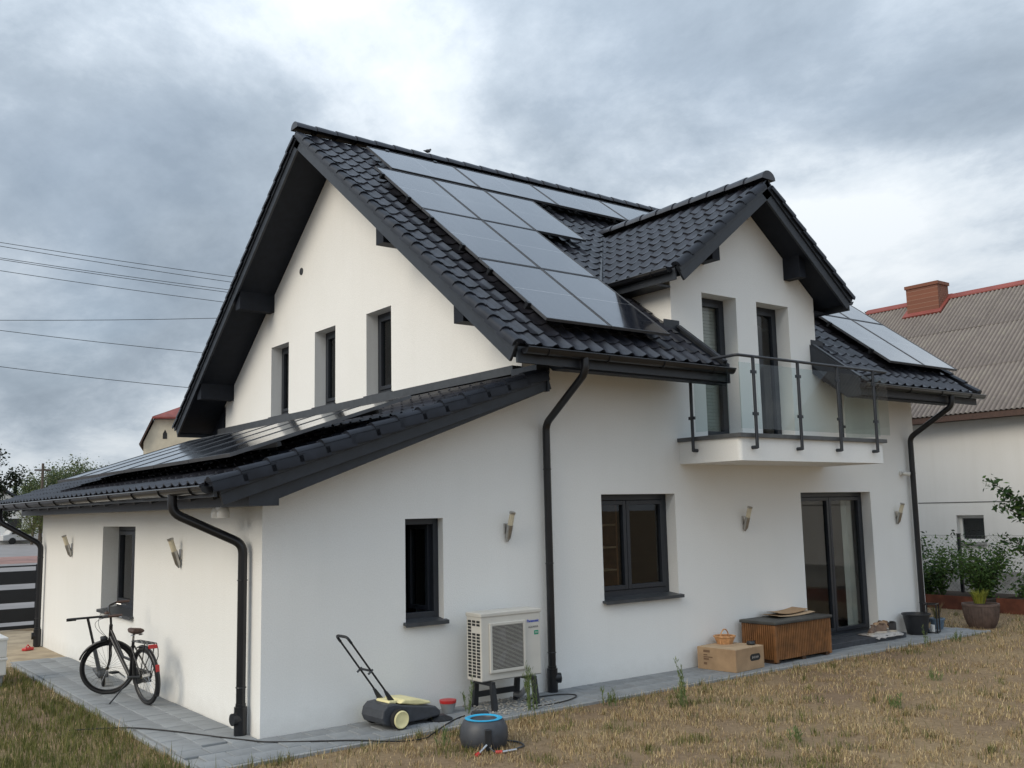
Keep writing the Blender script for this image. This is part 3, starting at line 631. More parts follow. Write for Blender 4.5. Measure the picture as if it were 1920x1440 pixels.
# ---- gutters and downpipes
def gutter(p0, p1, out, par, r=.066):
    p0, p1, out = Vector(p0), Vector(p1), Vector(out); m = MB(); n = 8; a = []; b = []
    for rr, rev in ((r, 0), (r-.006, 1)):
        for k in range(n+1):
            t = math.pi*k/n; t = math.pi-t if rev else t
            o = out*(-math.cos(t)*rr)+Vector((0, 0, -math.sin(t)*rr)); a.append(p0+o); b.append(p1+o)
    N = len(a); m.add(a+b, [(i, (i+1) % N, N+(i+1) % N, N+i) for i in range(N)])
    for e_ in (p0, p1): m.add([e_+out*(-math.cos(math.pi*k/n)*r)+Vector((0, 0, -math.sin(math.pi*k/n)*r)) for k in range(n+1)], [tuple(range(n+1))])
    m.tube([p0+out*r, p1+out*r], .011, 8)
    g_ = m.build('gutter', 'darkmetal', par, smooth=40)
    L = (p1-p0).length; k = .3
    while k < L:
        c = p0+(p1-p0)*(k/L); q = MB()
        q.tube([c+out*(-math.cos(t)*(r+.006))+Vector((0, 0, -math.sin(t)*(r+.006))) for t in [math.pi*i/8 for i in range(9)]], .007, 5); q.build('bracket', 'darkmetal', g_); k += .9
    return g_
gutter((XL+.07, -.875, 3.875), (CL+.02, -.875, 3.875), (0, -1, 0), house)
gutter((CR-.02, -.875, 3.875), (XR+.03, -.875, 3.875), (0, -1, 0), house)
gutter((AX0-.065, AY0+.02, 2.395), (AX0-.065, AY1, 2.395), (-1, 0, 0), house)
gutter((DXC-DHW-.065, DY0+.08, dz(DXC-DHW)-.06), (DXC-DHW-.065, .95, dz(DXC-DHW)-.06), (-1, 0, 0), house, .055)
gutter((DXC+DHW+.065, DY0+.05, dz(DXC-DHW)-.06), (DXC+DHW+.065, .95, dz(DXC-DHW)-.06), (1, 0, 0), house, .055)
def rounded(pts, rad=.09, n=5):
    P = [Vector(p) for p in pts]; out = [P[0]]
    for a, b, c in zip(P, P[1:], P[2:]):
        u = (a-b).normalized()*min(rad, (a-b).length*.45); v = (c-b).normalized()*min(rad, (c-b).length*.45)
        for k in range(n+1):
            t = k/n; out.append((b+u)*(1-t)**2+b*2*t*(1-t)+(b+v)*t*t)
    return out+[P[-1]]
def downpipe(pts, side):
    m = MB(); m.tube(rounded(pts), .045, 14); d = m.build('downpipe', 'darkmetal', house, smooth=50)
    b = Vector(pts[-1]); q = MB(); q.tube([b+Vector((0, 0, .02)), b+Vector((0, 0, .30))], .062, 16); q.tube([b+Vector((0, 0, .19)), b+Vector((0, 0, .19))+Vector(side)*.10], .058, 14); q.tube([b+Vector((0, 0, .30)), b+Vector((0, 0, .33))], .05, 14)
    q.build('clean_out', 'darkmetal', d, smooth=50)
    for z in (.48, 1.5, 2.6):
        if z < pts[-2][2]-.1:
            q = MB(); q.torus(b+Vector((0, 0, z)), .047, .006, seg=20, sub=6); q.build('pipe_clip', 'darkmetal', d)
    return d
downpipe([(3.47, -.875, 3.84), (3.47, -.875, 3.66), (3.515, -.085, 3.14), (3.515, -.085, 0)], (.9, -.4, 0))
downpipe([(11.37, -.875, 3.84), (11.37, -.875, 3.66), (11.40, -.085, 3.20), (11.40, -.085, 0)], (1, 0, 0))
downpipe([(AX0-.065, .52, 2.36), (AX0-.065, .52, 2.17), (-.085, .27, 1.85), (-.085, .27, 0)], (-.9, -.1, 0))
downpipe([(AX0-.065, 9.55, 2.36), (AX0-.065, 9.55, 2.12), (-.085, 9.3, 1.72), (-.085, 9.3, 0)], (-.9, .1, 0))
# ---- windows
def window(mp_, hole, dep, splits=1, sill=True, name='window', sillout=.05, fw_=.065, dark_split=None, open_sash=False, handle=True):
    a, b, z0, z1 = hole; w = MB()
    def bx(m, a0, a1, d0, d1, zz0, zz1):
        p, q = Vector(mp_(a0, d0, zz0)), Vector(mp_(a1, d1, zz1)); m.box([min(p[i], q[i]) for i in range(3)], [max(p[i], q[i]) for i in range(3)])
    zs = z0+(.03 if sill else 0); d0, d1 = dep, dep+.075
    bx(w, a-.01, a+fw_, d0, d1, zs, z1+.01); bx(w, b-fw_, b+.01, d0, d1, zs, z1+.01); bx(w, a+fw_, b-fw_, d0, d1, z1-fw_, z1+.01); bx(w, a+fw_, b-fw_, d0, d1, zs-.01, zs+fw_)
    o = w.build(name, 'frame', house, bevel=.004)
    xs = [a+fw_+(b-a-2*fw_)*k/splits for k in range(splits+1)]
    if dark_split: xs = [a+fw_, a+fw_+(b-a-2*fw_)*dark_split, b-fw_]
    for k in range(len(xs)-1):
        if open_sash: continue
        s = MB(); sw = .055; p, q = xs[k]+.004, xs[k+1]-.004; e0, e1 = zs+fw_+.004, z1-fw_-.004
        bx(s, p, p+sw, d0-.018, d1-.02, e0, e1); bx(s, q-sw, q, d0-.018, d1-.02, e0, e1); bx(s, p+sw, q-sw, d0-.018, d1-.02, e1-sw, e1); bx(s, p+sw, q-sw, d0-.018, d1-.02, e0, e0+sw)
        s.build('sash', 'frame', o, bevel=.004)
        g = MB(); bx(g, p+sw-.005, q-sw+.005, d0+.02, d0+.032, e0+sw-.005, e1-sw+.005); g.build('pane', 'glass', o)
    if sill:
        s = MB(); p = Vector(mp_(a-.025, -sillout, z0-.03)); q = Vector(mp_(b+.025, dep+.01, z0+.03))
        s.prism([mp_(a-.03, -sillout, z0-.035), mp_(a-.03, -sillout, z0+.004), mp_(a-.03, dep+.01, z0+.032), mp_(a-.03, dep+.01, z0-.005), mp_(a-.03, -sillout+.012, z0-.02)], Vector(mp_(b+.03, 0, 0))-Vector(mp_(a-.03, 0, 0)))
        s.build('sill', 'sill', o)
    return o
window(fm, W1, .10, open_sash=True, sillout=.06)
s = MB(); M4 = Matrix.Translation((2.02, .17, 0)) @ Matrix.Rotation(R(98), 4, 'Z')
for bb in (((0, -.03, 1.06), (.05, .03, 1.99)), ((.30, -.03, 1.06), (.35, .03, 1.99)), ((.05, -.03, 1.06), (.30, .03, 1.11)), ((.05, -.03, 1.94), (.30, .03, 1.99))): s.box(*bb, M4)
op = s.build('open_sash', 'frame', house, bevel=.004)
MB().box((.05, -.006, 1.11), (.30, .006, 1.94), M4).build('pane', 'glass', op)
MB().box((.32, -.06, 1.48), (.335, -.03, 1.6), M4).build('handle', 'black_p', op)
window(fm, W2, .17, dark_split=.42, sillout=.07, fw_=.075)
MB().box((DR[0]-.0, -.004, .085), (DR[1]+.0, .30, .125)).build('threshold', 'sill', house)
window(fm, DR, .17, splits=2, sill=False, fw_=.07)
window(fm, D1, .24, sill=False); window(fm, D2, .24, sill=False)
for h in GW: window(gm, h, .20, sillout=.04)
window(lm, LW, .22, splits=2, sillout=.05)
MB().lathe([(.062, 0), (.062, .012), (.05, .016)], seg=20, M4=Matrix.Translation((X1, 6.13, 6.29)) @ Matrix.Rotation(R(-90), 4, 'Y')).build('air_vent', 'grey_p', house, smooth=40)
# ---- balcony
bal = MB()
bx0, bx1, by, bz0, bz1 = 5.885, 9.075, -1.04, 2.69, 2.995
pl_ = [(bx0, .02, bz0), (bx1, .02, bz0)]
for cx_, s_ in ((bx1-.05, 1), (bx0+.05, -1)):
    for k in range(5):
        t = math.pi/2*k/4; ax_ = math.cos(t) if s_ == 1 else math.sin(t); ay_ = math.sin(t) if s_ == 1 else math.cos(t)
        pl_.append((cx_+s_*ax_*.05, by+.05-ay_*.05, bz0))
bal.prism(pl_, (0, 0, bz1-bz0)); balc = bal.build('balcony', 'stucco', house)
cov = MB()
cov.box((bx0-.035, by-.04, bz1-.012), (bx1+.035, .0, bz1+.042)); cov.build('balcony_coping', 'coping', balc, bevel=.004)
ry, rzt = -1.12, 4.02
posts = [(6.12, ry), (7.04, ry), (7.92, ry), (8.79, ry)]
def post(x, y, dx, dy):
    p = MB(); p.tube([(x, y, 2.84), (x, y, rzt)], .022, 10); p.tube([(x-dx*.0, y, 2.855), (x+dx*.13, y+dy*.13, 2.855)], .024, 10); o = p.build('post', 'frame', balc, smooth=50)
    for z in (3.28, 3.82): MB().box((x-.05 if dy else x-.015, y-.012 if dy else y-.05, z-.02), (x+.05 if dy else x+.015, y+.012 if dy else y+.05, z+.02)).build('glass_clamp', 'frame', o)
for x, y in posts: post(x, y, 0, 1)
for x, y, dx in ((bx0-.075, -.32, 1), (bx1+.075, -.32, -1)): post(x, y, dx, 0)
rl = MB(); rl.tube(rounded([(bx0-.075, -.03, rzt), (bx0-.075, ry, rzt), (bx1+.075, ry, rzt), (bx1+.075, -.03, rzt)], .05), .02, 8); rl.build('handrail', 'frame', balc, smooth=50)
for (xa, xb) in ((bx0-.05, 6.07), (6.17, 6.99), (7.09, 7.87), (7.97, 8.74), (8.84, bx1+.05)):
    MB().box((xa, ry-.005, 3.09), (xb, ry+.005, 3.93)).build('glass_panel', 'glass_bal', balc)
for x in (bx0-.075, bx1+.075): MB().box((x-.005, -.95, 3.09), (x+.005, -.38, 3.93)).build('glass_panel', 'glass_bal', balc)
# ---- inside
cu2 = MB()
def curtain(name, label, xa, xb, y, z0, z1):
    m = MB(); n = max(8, int((xb-xa)/.03)); a = [(xa+(xb-xa)*k/n, y+.025*math.sin(k*1.35), z0) for k in range(n+1)]; b = [(p[0], p[1]*1+.0, z1) for p in a]
    m.add(a+b, [(k, k+1, n+2+k, n+1+k) for k in range(n)]); return tag(m.build(name, 'curtain', None, smooth=60), label, 'curtain')
curtain('curtain', 'pale curtain hanging behind the right side of the terrace door', 9.92, 10.22, .33, .12, 2.28)
curtain('curtain', 'white curtain behind the right balcony door', 7.68, 8.02, .37, 3.1, 5.1)
bl = thing('window_blind', 'white slatted blind behind the left balcony door', 'blind', (0, 0, 0))
for k in range(40): MB().box((6.48, .335, 3.12+k*.05), (7.19, .345, 3.12+k*.05+.044)).build('slat', 'curtain', bl)
ch = thing('dining_chair', 'yellow chair inside the terrace door', 'chair', (9.62, 1.15, .09), R(25))
m = MB(); m.prism([(-.22, 0, .44), (.22, 0, .44), (.24, 0, .95), (0.0, 0, 1.0), (-.24, 0, .95)], (0, .05, 0)); m.build('backrest', 'chair_y', ch, bevel=.02)
MB().box((-.23, .05, .42), (.23, .48, .48)).build('seat', 'chair_y', ch, bevel=.02)
for sx_ in (-.2, .2):
    for sy_ in (.08, .44): MB().tube([(sx_, sy_, .42), (sx_*1.15, sy_, 0)], .014, 6).build('leg', 'wood', ch)
cb = thing('cabinet', 'brown wooden shelf seen through the kitchen window', 'cabinet', (4.5, .75, .09))
MB().box((0, .28, 0), (.9, .31, 2.4)).build('back_panel', 'wood', cb)
for x in (0, .42, .87): MB().box((x, 0, 0), (x+.03, .28, 2.4)).build('side_panel', 'wood', cb)
for z in (.9, 1.2, 1.5, 1.8, 2.1): MB().box((.03, 0.005, z), (.87, .27, z+.025)).build('shelf', 'card', cb)
# ================================================================== SOLAR PANELS
def panel_meshes(w, h):
    fr = MB(); t = .014; H = .035
    fr.box((0, 0, 0), (t, h, H)); fr.box((w-t, 0, 0), (w, h, H)); fr.box((t, 0, 0), (w-t, t, H)); fr.box((t, h-t, 0), (w-t, h, H)); f = fr.mesh('panel_frame'); f.materials.append(M['palu'])
    g = bpy.data.meshes.new('panel_glass'); v = [(t, t, H-.006), (w-t, t, H-.006), (w-t, h-t, H-.006), (t, h-t, H-.006), (t, t, .004), (w-t, t, .004), (w-t, h-t, .004), (t, h-t, .004)]
    g.from_pydata(v, [], [(0, 1, 2, 3), (7, 6, 5, 4)]); uv = g.uv_layers.new(name='UV'); 
    for i, c in enumerate([(0, 0), (1, 0), (1, 1), (0, 1), (0, 0), (1, 0), (1, 1), (0, 1)]): uv.data[i].uv = c
    g.materials.append(M['solar']); g.update()
    rl = MB(); rl.box((-.05, 0, -.045), (w+.05, .04, -.004)); r = rl.mesh('mounting_rail'); r.materials.append(M['pframe'])
    cl = MB(); cl.box((-.045, -.01, -.005), (.004, .05, H+.008)); c = cl.mesh('clamp'); c.materials.append(M['pframe'])
    return f, g, r, c
PM1 = panel_meshes(1.0, 1.655); PM2 = panel_meshes(1.134, 2.07)
def panel(label, meshes, M4, clamp, group):
    e_ = thing('solar_panel', label, 'solar panel', group=group); e_.matrix_world = M4
    for nm, me in zip(('frame', 'glass'), meshes): inst(nm, me, e_, Matrix.Identity(4))
    hh = 1.655 if meshes is PM1 else 2.07
    for q in (.22, .78):
        inst('mounting_rail', meshes[2], e_, Matrix.Translation((0, hh*q, 0)))
        if clamp: inst('clamp', meshes[3], e_, Matrix.Translation((0, hh*q, 0)))
def smain(x, s_, off=.125): return Vector((x, RYC-s_/RSL, RZC-s_*RM/RSL))+NF*off
rowname = {0: 'bottom', 1: 'middle', 2: 'top'}
for (xa, xb, s0, s1, kind, c_, r_) in panels_main:
    if kind == 'top':
        O = smain(xa, s0); M4 = frame(O, (0, -1, -RM), (1, 0, 0), NF)
        lab = ['landscape solar panel below the main ridge, nearest the gable edge', 'landscape solar panel below the main ridge, second from the gable edge', 'landscape solar panel below the main ridge, third from the gable edge', 'landscape solar panel below the main ridge, closest to the dormer ridge'][c_]
        panel(lab, PM1, M4, c_ == 0, 'solar panels on the main roof')
    else:
        M4 = frame(smain(xa, s1), (1, 0, 0), (0, 1, RM), NF)
        if kind == 'main':
            lab = ('upright solar panel alone in the third column beside the bare tiles' if c_ == 2 else
                   f"upright solar panel, {rowname[r_]} of the three in the column {'nearest the gable edge' if c_ == 0 else 'second from the gable edge'}")
        else: lab = f"solar panel right of the dormer, {'lower' if r_ == 0 else 'upper'} row, {'beside the dormer' if c_ == 0 else 'at the far roof edge'}"
        panel(lab, PM1, M4, c_ == 0, 'solar panels on the main roof')
ordn = ['nearest the camera', 'second from the camera', 'third from the camera', 'fourth from the camera', 'fifth from the camera', 'farthest from the camera']
for i, (ya, yb) in enumerate(APAN):
    O = Vector((-.40, yb, az(-.40)))+NA*.14
    panel(f"long solar panel on the lean-to wing roof, {ordn[i]}", PM2, frame(O, (0, -1, 0), (1, 0, AM), NA), False, 'solar panels on the lean-to roof')
# ================================================================== THINGS ON THE HOUSE
def wall_lamp(label, loc, rz_):
    t = thing('wall_lamp', label, 'wall lamp', loc, rz_, 'slanted tube wall lamps')     # local -y points away from the wall
    b = Vector((0, -.02, -.16)); d = Vector((0, -.34, 1)).normalized()
    MB().box((-.035, -.02, -.07), (.035, -.001, .05)).build('wall_plate', 'steel', t, bevel=.006)
    m = MB(); m.tube([b, b+d*.05, b+d*.20], [.012, .034, .036], 16); m.build('steel_holder', 'steel', t, smooth=40)
    m = MB(); m.tube([b+d*.20, b+d*.335], .031, 16); m.build('glass_tube', 'lampglass', t, smooth=40)
    m = MB(); m.tube([b+d*.335, b+d*.355], .037, 16); m.build('cap', 'steel', t, smooth=40)
wall_lamp('slanted tube wall lamp left of the narrow ground-floor window of the wing end wall', (0, 7.45, 1.71), R(-90))
wall_lamp('slanted tube wall lamp on the wing end wall beside the bent downpipe', (0, 2.33, 1.71), R(-90))
wall_lamp('slanted tube wall lamp above the heat pump', (2.95, 0, 1.93), 0)
wall_lamp('slanted tube wall lamp under the balcony, between window and terrace door', (7.12, 0, 1.93), 0)
wall_lamp('slanted tube wall lamp right of the terrace door below the camera', (10.95, 0, 1.93), 0)
t = thing('security_camera', 'small white security camera on the wall beside the right downpipe', 'camera', (11.17, 0, 2.6))
MB().lathe([(.045, 0), (.045, .02), (.03, .03)], seg=18, M4=Matrix.Rotation(R(90), 4, 'X')).build('mount', 'white_p', t, smooth=40)
m = MB(); m.tube([(0, -.03, 0), (.02, -.07, -.005)], .015, 8); m.build('arm', 'white_p', t)
m = MB(); m.tube([(.0, -.05, .0), (.06, -.14, -.02)], .036, 16); m.build('body', 'white_p', t, smooth=40)
m = MB(); m.tube([(.06, -.14, -.02), (.068, -.152, -.023)], .028, 16); m.build('lens', 'ink', t, smooth=40)
t = thing('floodlight', 'white twin floodlight under the wing eave by the corner', 'floodlight', (-.27, .40, 2.212))
MB().box((-.03, -.06, -.03), (.03, .06, .01)).build('base', 'opal', t, bevel=.008)
for s_ in (-1, 1):
    m = MB(); m.lathe([(.028, .05), (.05, .03), (.062, -.02), (.06, -.06), (.0, -.065)], (0, s_*.085, -.04), seg=18); m.build('lamp_head', 'opal', t, smooth=50)
b_ = thing('bird', 'small grey bird perched on the main roof ridge', 'bird', (4.99, 4.81, RZC+.115), R(20))
m = MB(); m.tube([(-.12, 0, .045), (-.06, 0, .055), (-.02, 0, .065), (.035, 0, .085), (.06, 0, .11), (.075, 0, .122), (.1, 0, .118)], [.006, .018, .032, .03, .018, .019, .004], 10); m.build('body', 'bird', b_, smooth=60)
for s_ in (-1, 1): MB().tube([(0, s_*.012, .045), (.005, s_*.012, 0)], .003, 5).build('leg', 'bird', b_)
# ================================================================== HEAT PUMP
hp = thing('heat_pump', 'cream outdoor heat pump unit on a black stand against the white wall', 'heat pump', (2.25, -.46, 0))
w_, d_p, z0, z1 = .81, .27, .335, 1.045
MB().box((0, 0, z0), (w_, d_p, z1-.02)).build('casing', 'pumpgrey', hp, bevel=.012)
MB().box((-.008, -.008, z1-.045), (w_+.008, d_p+.008, z1)).build('top_cover', 'pumpgrey', hp, bevel=.010)
gx0, gx1, gz0, gz1 = .105, .585, .415, .935
m = MB(); m.box((gx0, -.022, gz0), (gx0+.03, -.001, gz1)); m.box((gx1-.03, -.022, gz0), (gx1, -.001, gz1)); m.box((gx0+.03, -.022, gz1-.03), (gx1-.03, -.001, gz1)); m.box((gx0+.03, -.022, gz0), (gx1-.03, -.001, gz0+.03)); m.build('grille_frame', 'pumpgrey', hp, bevel=.004)
MB().box((gx0+.03, -.006, gz0+.03), (gx1-.03, -.001, gz1-.03)).build('fan_opening', 'finmetal', hp)
cx_, cz_ = (gx0+gx1)/2, (gz0+gz1)/2
fn = MB()
for k in range(3):
    a = 2*math.pi*k/3; P = []
    for r_, dl in ((.04, -.2), (.20, -.35), (.21, .2), (.04, .25)): P.append((cx_+r_*math.cos(a+dl), -.0085, cz_+r_*math.sin(a+dl)))
    fn.prism(P, (0, .002, 0))
fn.build('fan', 'grey_p', hp)
m = MB(); nb = 34
for k in range(nb):
    z = gz0+.036+(gz1-gz0-.072)*k/(nb-1); m.box((gx0+.03, -.019, z-.0018), (gx1-.03, -.0155, z+.0018))
m.build('grille_wires', 'pumpgrey', hp, kind='stuff')
# air slots in the side panel
ns = 18
for row in range(ns):
    z = z0+.04+row*(z1-z0-.11)/ns
    for c0 in (.02, .10, .18):
        if row in (ns-3, ns-4) and c0 < .15: continue
        MB().box((-.0015, c0, z), (.0, c0+.06, z+.024)).build('air_slot', 'finmetal', hp)
MB().box((.012, -.0015, .34), (w_-.012, 0, .345)).build('seam', 'grey_ink', hp)
FT = lambda x, z: Matrix.Translation((x, -.0012, z)) @ Matrix.Rotation(R(90), 4, 'X')
text_mesh('Panasonic', .042, 'blue_ink', hp, FT(.70, .915), bold=.001)
text_mesh('AQUAREA', .03, 'grey_ink', hp, FT(.705, .85))
m = MB(); m.box((.715, -.0015, .765), (.775, -.0002, .81)); m.build('badge', 'green_ink', hp)
text_mesh('R32', .024, 'white_p', hp, Matrix.Translation((.745, -.003, .7875)) @ Matrix.Rotation(R(90), 4, 'X'))
for x in (.10, .66):
    m = MB(); y0, y1 = -.04, .30
    m.box((x, y0, .285), (x+.05, y1, .33)); st = m.build('stand_bar', 'black_p', hp, bevel=.006)
    for y_ in (y0, y1-.04): MB().prism([(x, y_, .30), (x+.05, y_, .30), (x+.055, y_+(-.04 if y_ < 0 else .03), .02), (x-.005, y_+(-.04 if y_ < 0 else .03), .02)], (0, .045, 0)).build('leg', 'black_p', hp)
MB().box((.14, .28, .13), (.67, .31, .19)).build('stand_rail', 'black_p', hp, bevel=.004)
m = MB(); m.tube(rounded([(.70, .12, .34), (.70, .12, .20), (.66, .2, .1), (.66, .3, .1)], .05), .03, 12); m.build('drain_pipe', 'alu', hp, smooth=50)
pb = MB()
for k in range(260):
    x, y_ = rng.uniform(2.25, 3.2), rng.uniform(-.74, -.05); r_ = rng.uniform(.008, .018)
    pb.lathe([(r_*.6, 0), (r_, r_*.6), (r_*.5, r_*1.1)], (x, y_, PH-.002), seg=6)
o = pb.build('pebbles', 'pebble'); o['kind'] = 'stuff'; o['label'] = 'pale pebbles scattered under the heat pump'; 
# ================================================================== PUSH SWEEPER
sw = thing('push_sweeper', 'yellow and black push sweeper with folded handle beside the white wall', 'sweeper', (1.14, -.40, PH), R(4))
sw.scale = (1, 1, 1)
yl, yr = -.19, .28
prof = [(-.12, .06), (-.145, .12), (-.13, .19), (-.08, .235), (.0, .24), (.10, .215), (.28, .185), (.50, .15), (.56, .10), (.55, .05), (.10, .035), (-.03, .03)]
MB().prism([(a, yl+.045, b) for a, b in prof], (0, yr-yl-.09, 0)).build('body', 'grey_p', sw, bevel=.015)
top_ = [(.08, .215), (.13, .25), (.30, .235), (.44, .195), (.47, .165), (.28, .175)]
MB().prism([(a, yl+.07, b+.012) for a, b in top_], (0, yr-yl-.14, 0)).build('top_cover', 'yellow_p', sw, bevel=.015)
MB().prism([(-.02, yl+.12, .235), (.07, yl+.12, .225), (.07, yl+.12, .255), (-.01, yl+.12, .26)], (0, yr-yl-.24, 0)).build('handle_hinge', 'yellow_p', sw, bevel=.008)
for y_, s_ in ((yl, -1), (yr, 1)):
    c = Vector((.03, y_, .098)); R4 = Matrix.Translation(c) @ Matrix.Rotation(R(90), 4, 'X')
    wl_ = MB().lathe([(.075, -.028), (.098, -.022), (.098, .022), (.075, .028)], seg=30, M4=R4).build('wheel', 'rubber', sw, smooth=40)
    M2 = Matrix.Translation(c+Vector((0, s_*.024, 0))) @ Matrix.Rotation(R(90), 4, 'X')
    MB().lathe([(.085, -.007), (.085, .007), (.074, .013), (.068, .009), (.02, .009), (.0, .011)] if s_ < 0 else [(.085, -.007), (.085, .007)], seg=30, M4=M2).build('wheel_disc', 'yellow_p', wl_, smooth=35)
dh = Vector((-.56, 0, .72)).normalized()
for y_ in (.0-.03, .17):
    a = Vector((.06, y_, .235)); m = MB(); m.tube([a, a+dh*.80], .010, 8); m.build('handle_tube', 'black_paint', sw, smooth=50)
    MB().prism([a+Vector((-.03, -.012, -.03)), a+Vector((.05, -.012, -.03)), a+dh*.15+Vector((.012, -.012, 0)), a+dh*.15+Vector((-.012, -.012, 0))], (0, .024, 0)).build('handle_socket', 'black_p', sw)
a0, a1 = Vector((.06, -.03, .235))+dh*.78, Vector((.06, .17, .235))+dh*.78
m = MB(); m.tube(rounded([a0, a0+dh*.08, a1+dh*.08, a1], .05), .014, 8); m.build('grip', 'black_p', sw, smooth=50)
b0, b1 = Vector((.06, -.03, .235))+dh*.42, Vector((.06, .17, .235))+dh*.42
m = MB(); m.tube([b0, b1], .012, 8); m.build('cross_bar', 'black_p', sw)
for q in (b0, b1): m = MB(); m.tube([q+Vector((-.03, 0, -.03)), q+Vector((.02, 0, .01))], .011, 6); m.build('clamp_lever', 'grey_p', sw)
for y_ in (-.10, .20):
    m = MB(); m.lathe([(.05, .02), (.13, .0), (.13, .012), (.05, .05)], (.58, y_, .0), seg=20); m.build('side_brush', 'black_p', sw)
t = thing('dustpan', 'small red and grey tub standing behind the sweeper', 'tub', (1.98, -.22, PH))
m = MB(); m.lathe([(.06, 0), (.085, .10), (.08, .10), (.055, .01)], seg=20); m.build('tub_body', 'concrete', t, smooth=40)
m = MB(); m.lathe([(.088, .10), (.09, .13), (.02, .135)], seg=20); m.build('tub_lid', 'red_p', t, smooth=40)
# ================================================================== HOSE REEL
hr = thing('hose_reel', 'dark grey round hose reel box with a bright blue ring on the dry lawn', 'hose reel', (1.47, -1.59, 0), R(-25))
hz = .255
MB().lathe([(.17, .0), (.205, .03), (.222, .10), (.215, .18), (.185, hz-.015), (.165, hz), (.12, hz), (.115, hz-.012), (.0, hz-.012)], seg=36).build('drum_housing', 'grey_p', hr, smooth=40)
MB().lathe([(.165, hz-.004), (.172, hz+.004), (.150, hz+.010), (.128, hz+.006), (.120, hz-.004)], seg=36, capb=False, capt=False).build('blue_ring', 'blue_p', hr, smooth=60)
MB().box((-.07, .17, .10), (.09, .30, .27)).build('wall_bracket', 'black_p', hr, bevel=.02)
MB().box((-.03, -.232, .015), (.03, -.18, .20)).build('hose_outlet', 'black_p', hr, bevel=.008)
m = MB(); m.tube(rounded([(.01, -.235, .05), (.03, -.27, .02), (.10, -.28, .012), (.22, -.22, .012), (.36, -.10, .012), (.34, .05, .012), (.18, .2, .012)], .06), .008, 8); m.build('hose', 'grey_p', hr, smooth=50)
for (pa, pb_, mt, rr) in (((-.02, -.235, .07), (-.11, -.31, .015), 'alu', .011), ((-.10, -.30, .02), (-.13, -.325, .012), 'red_p', .017), ((.05, -.285, .016), (.11, -.29, .016), 'red_p', .016), ((.11, -.29, .016), (.25, -.235, .016), 'alu', .012)):
    m = MB(); m.tube([pa, pb_], rr, 10); m.build('hose_connector', mt, hr, smooth=50)
# cables
def cable(label, pts, r=.006):
    P = [Vector(p) for p in pts]; out = []
    for i in range(len(P)-1):
        p0, p1, p2, p3 = P[max(i-1, 0)], P[i], P[i+1], P[min(i+2, len(P)-1)]
        for k in range(8):
            t = k/8; out.append(.5*((2*p1)+(p2-p0)*t+(2*p0-5*p1+4*p2-p3)*t*t+(3*p1-p0-3*p2+p3)*t**3))
    out.append(P[-1]); m = MB(); m.tube(out, r, 6); return tag(m.build('extension_cable', 'wire', None, smooth=60), label, 'cable')
cable('black cable running along the paving round the house corner to the hose reel', [(-1.3, 1.7, .03), (-.85, 1.35, .045), (-.55, .9, .042), (-.3, .35, .042), (-.12, -.02, .042), (.0, -.22, .042), (.35, -.50, .042), (.62, -.72, .045), (.95, -.93, .02), (1.2, -1.0, .02), (1.35, -.9, .02), (1.55, -.8, .05), (1.8, -.6, .042), (2.0, -.5, .042)], .007)
cable('dark cable loop on the paving at the foot of the main downpipe', [(2.9, -.30, .045), (3.15, -.25, .045), (3.45, -.3, .045), (3.55, -.45, .045), (3.35, -.6, .045), (3.0, -.65, .042), (2.8, -.58, .042)], .007)
# ================================================================== CARTON, CHEST, DOOR STEP
t = thing('cardboard_box', 'closed brown cardboard box with a black oval print beside the slatted chest', 'box', (6.0, -.70, PH), R(5))
bw, bd, bh = .62, .60, .275
MB().box((0, 0, 0), (bw, bd, bh)).build('box_body', 'card', t, bevel=.004)
for y0_, y1_ in ((.003, bd/2-.003), (bd/2+.003, bd-.003)): MB().box((.003, y0_, bh+.0005), (bw-.003, y1_, bh+.005)).build('flap', 'card_l', t)
def pill(m, cx, cz, w, h, y):
    P = []
    for k in range(9): a = -math.pi/2+math.pi*k/8; P.append((cx+w/2-h/2+math.cos(a)*h/2, y, cz+math.sin(a)*h/2))
    for k in range(9): a = math.pi/2+math.pi*k/8; P.append((cx-w/2+h/2+math.cos(a)*h/2, y, cz+math.sin(a)*h/2))
    m.prism(P, (0, -.0015, 0))
m = MB(); pill(m, .42, .15, .23, .085, 0); m.build('printed_oval', 'ink', t)
m = MB()
for k, (a, hgt) in enumerate(((.0, .03), (.026, .02), (.05, .03), (.078, .02), (.10, .026), (.124, .02))): m.box((.355+a, -.0028, .15-hgt/2), (.355+a+.012, -.0016, .15+hgt/2))
m.build('print', 'ink_w', t)
m = MB()
for z, ya, yb, hh in ((.215, .40, .50, .03), (.175, .44, .50, .016), (.15, .36, .50, .014), (.12, .42, .50, .022), (.06, .45, .50, .03)): m.box((-.0015, ya, z), (0, yb, z+hh))
m.build('print', 'ink_br', t)
bk = thing('wicker_basket', 'small orange wicker basket lying on the cardboard box', 'basket', (6.38, -.20, PH+bh+.006), R(15))
MB().lathe([(.10, 0), (.14, .09), (.133, .09), (.095, .01), (0, .01)], seg=20).build('bowl', 'basket', bk, smooth=40)
m = MB(); m.torus((0, 0, .095), .137, .012, seg=28, sub=6); m.build('rim', 'basket', bk, smooth=50)
m = MB(); m.torus((0, 0, .06), .125, .009, ax=(0, 1, 0), seg=20, sub=6, a0=0, a1=math.pi*2); m.build('handle', 'basket', bk, smooth=50)
gd = thing('black_gadget', 'small black round gadget on the front edge of the cardboard box', 'gadget', (6.52, -.52, PH+bh+.006))
MB().lathe([(.05, 0), (.06, .02), (.045, .045), (.0, .05)], seg=18).build('shell', 'black_p', gd, smooth=50)
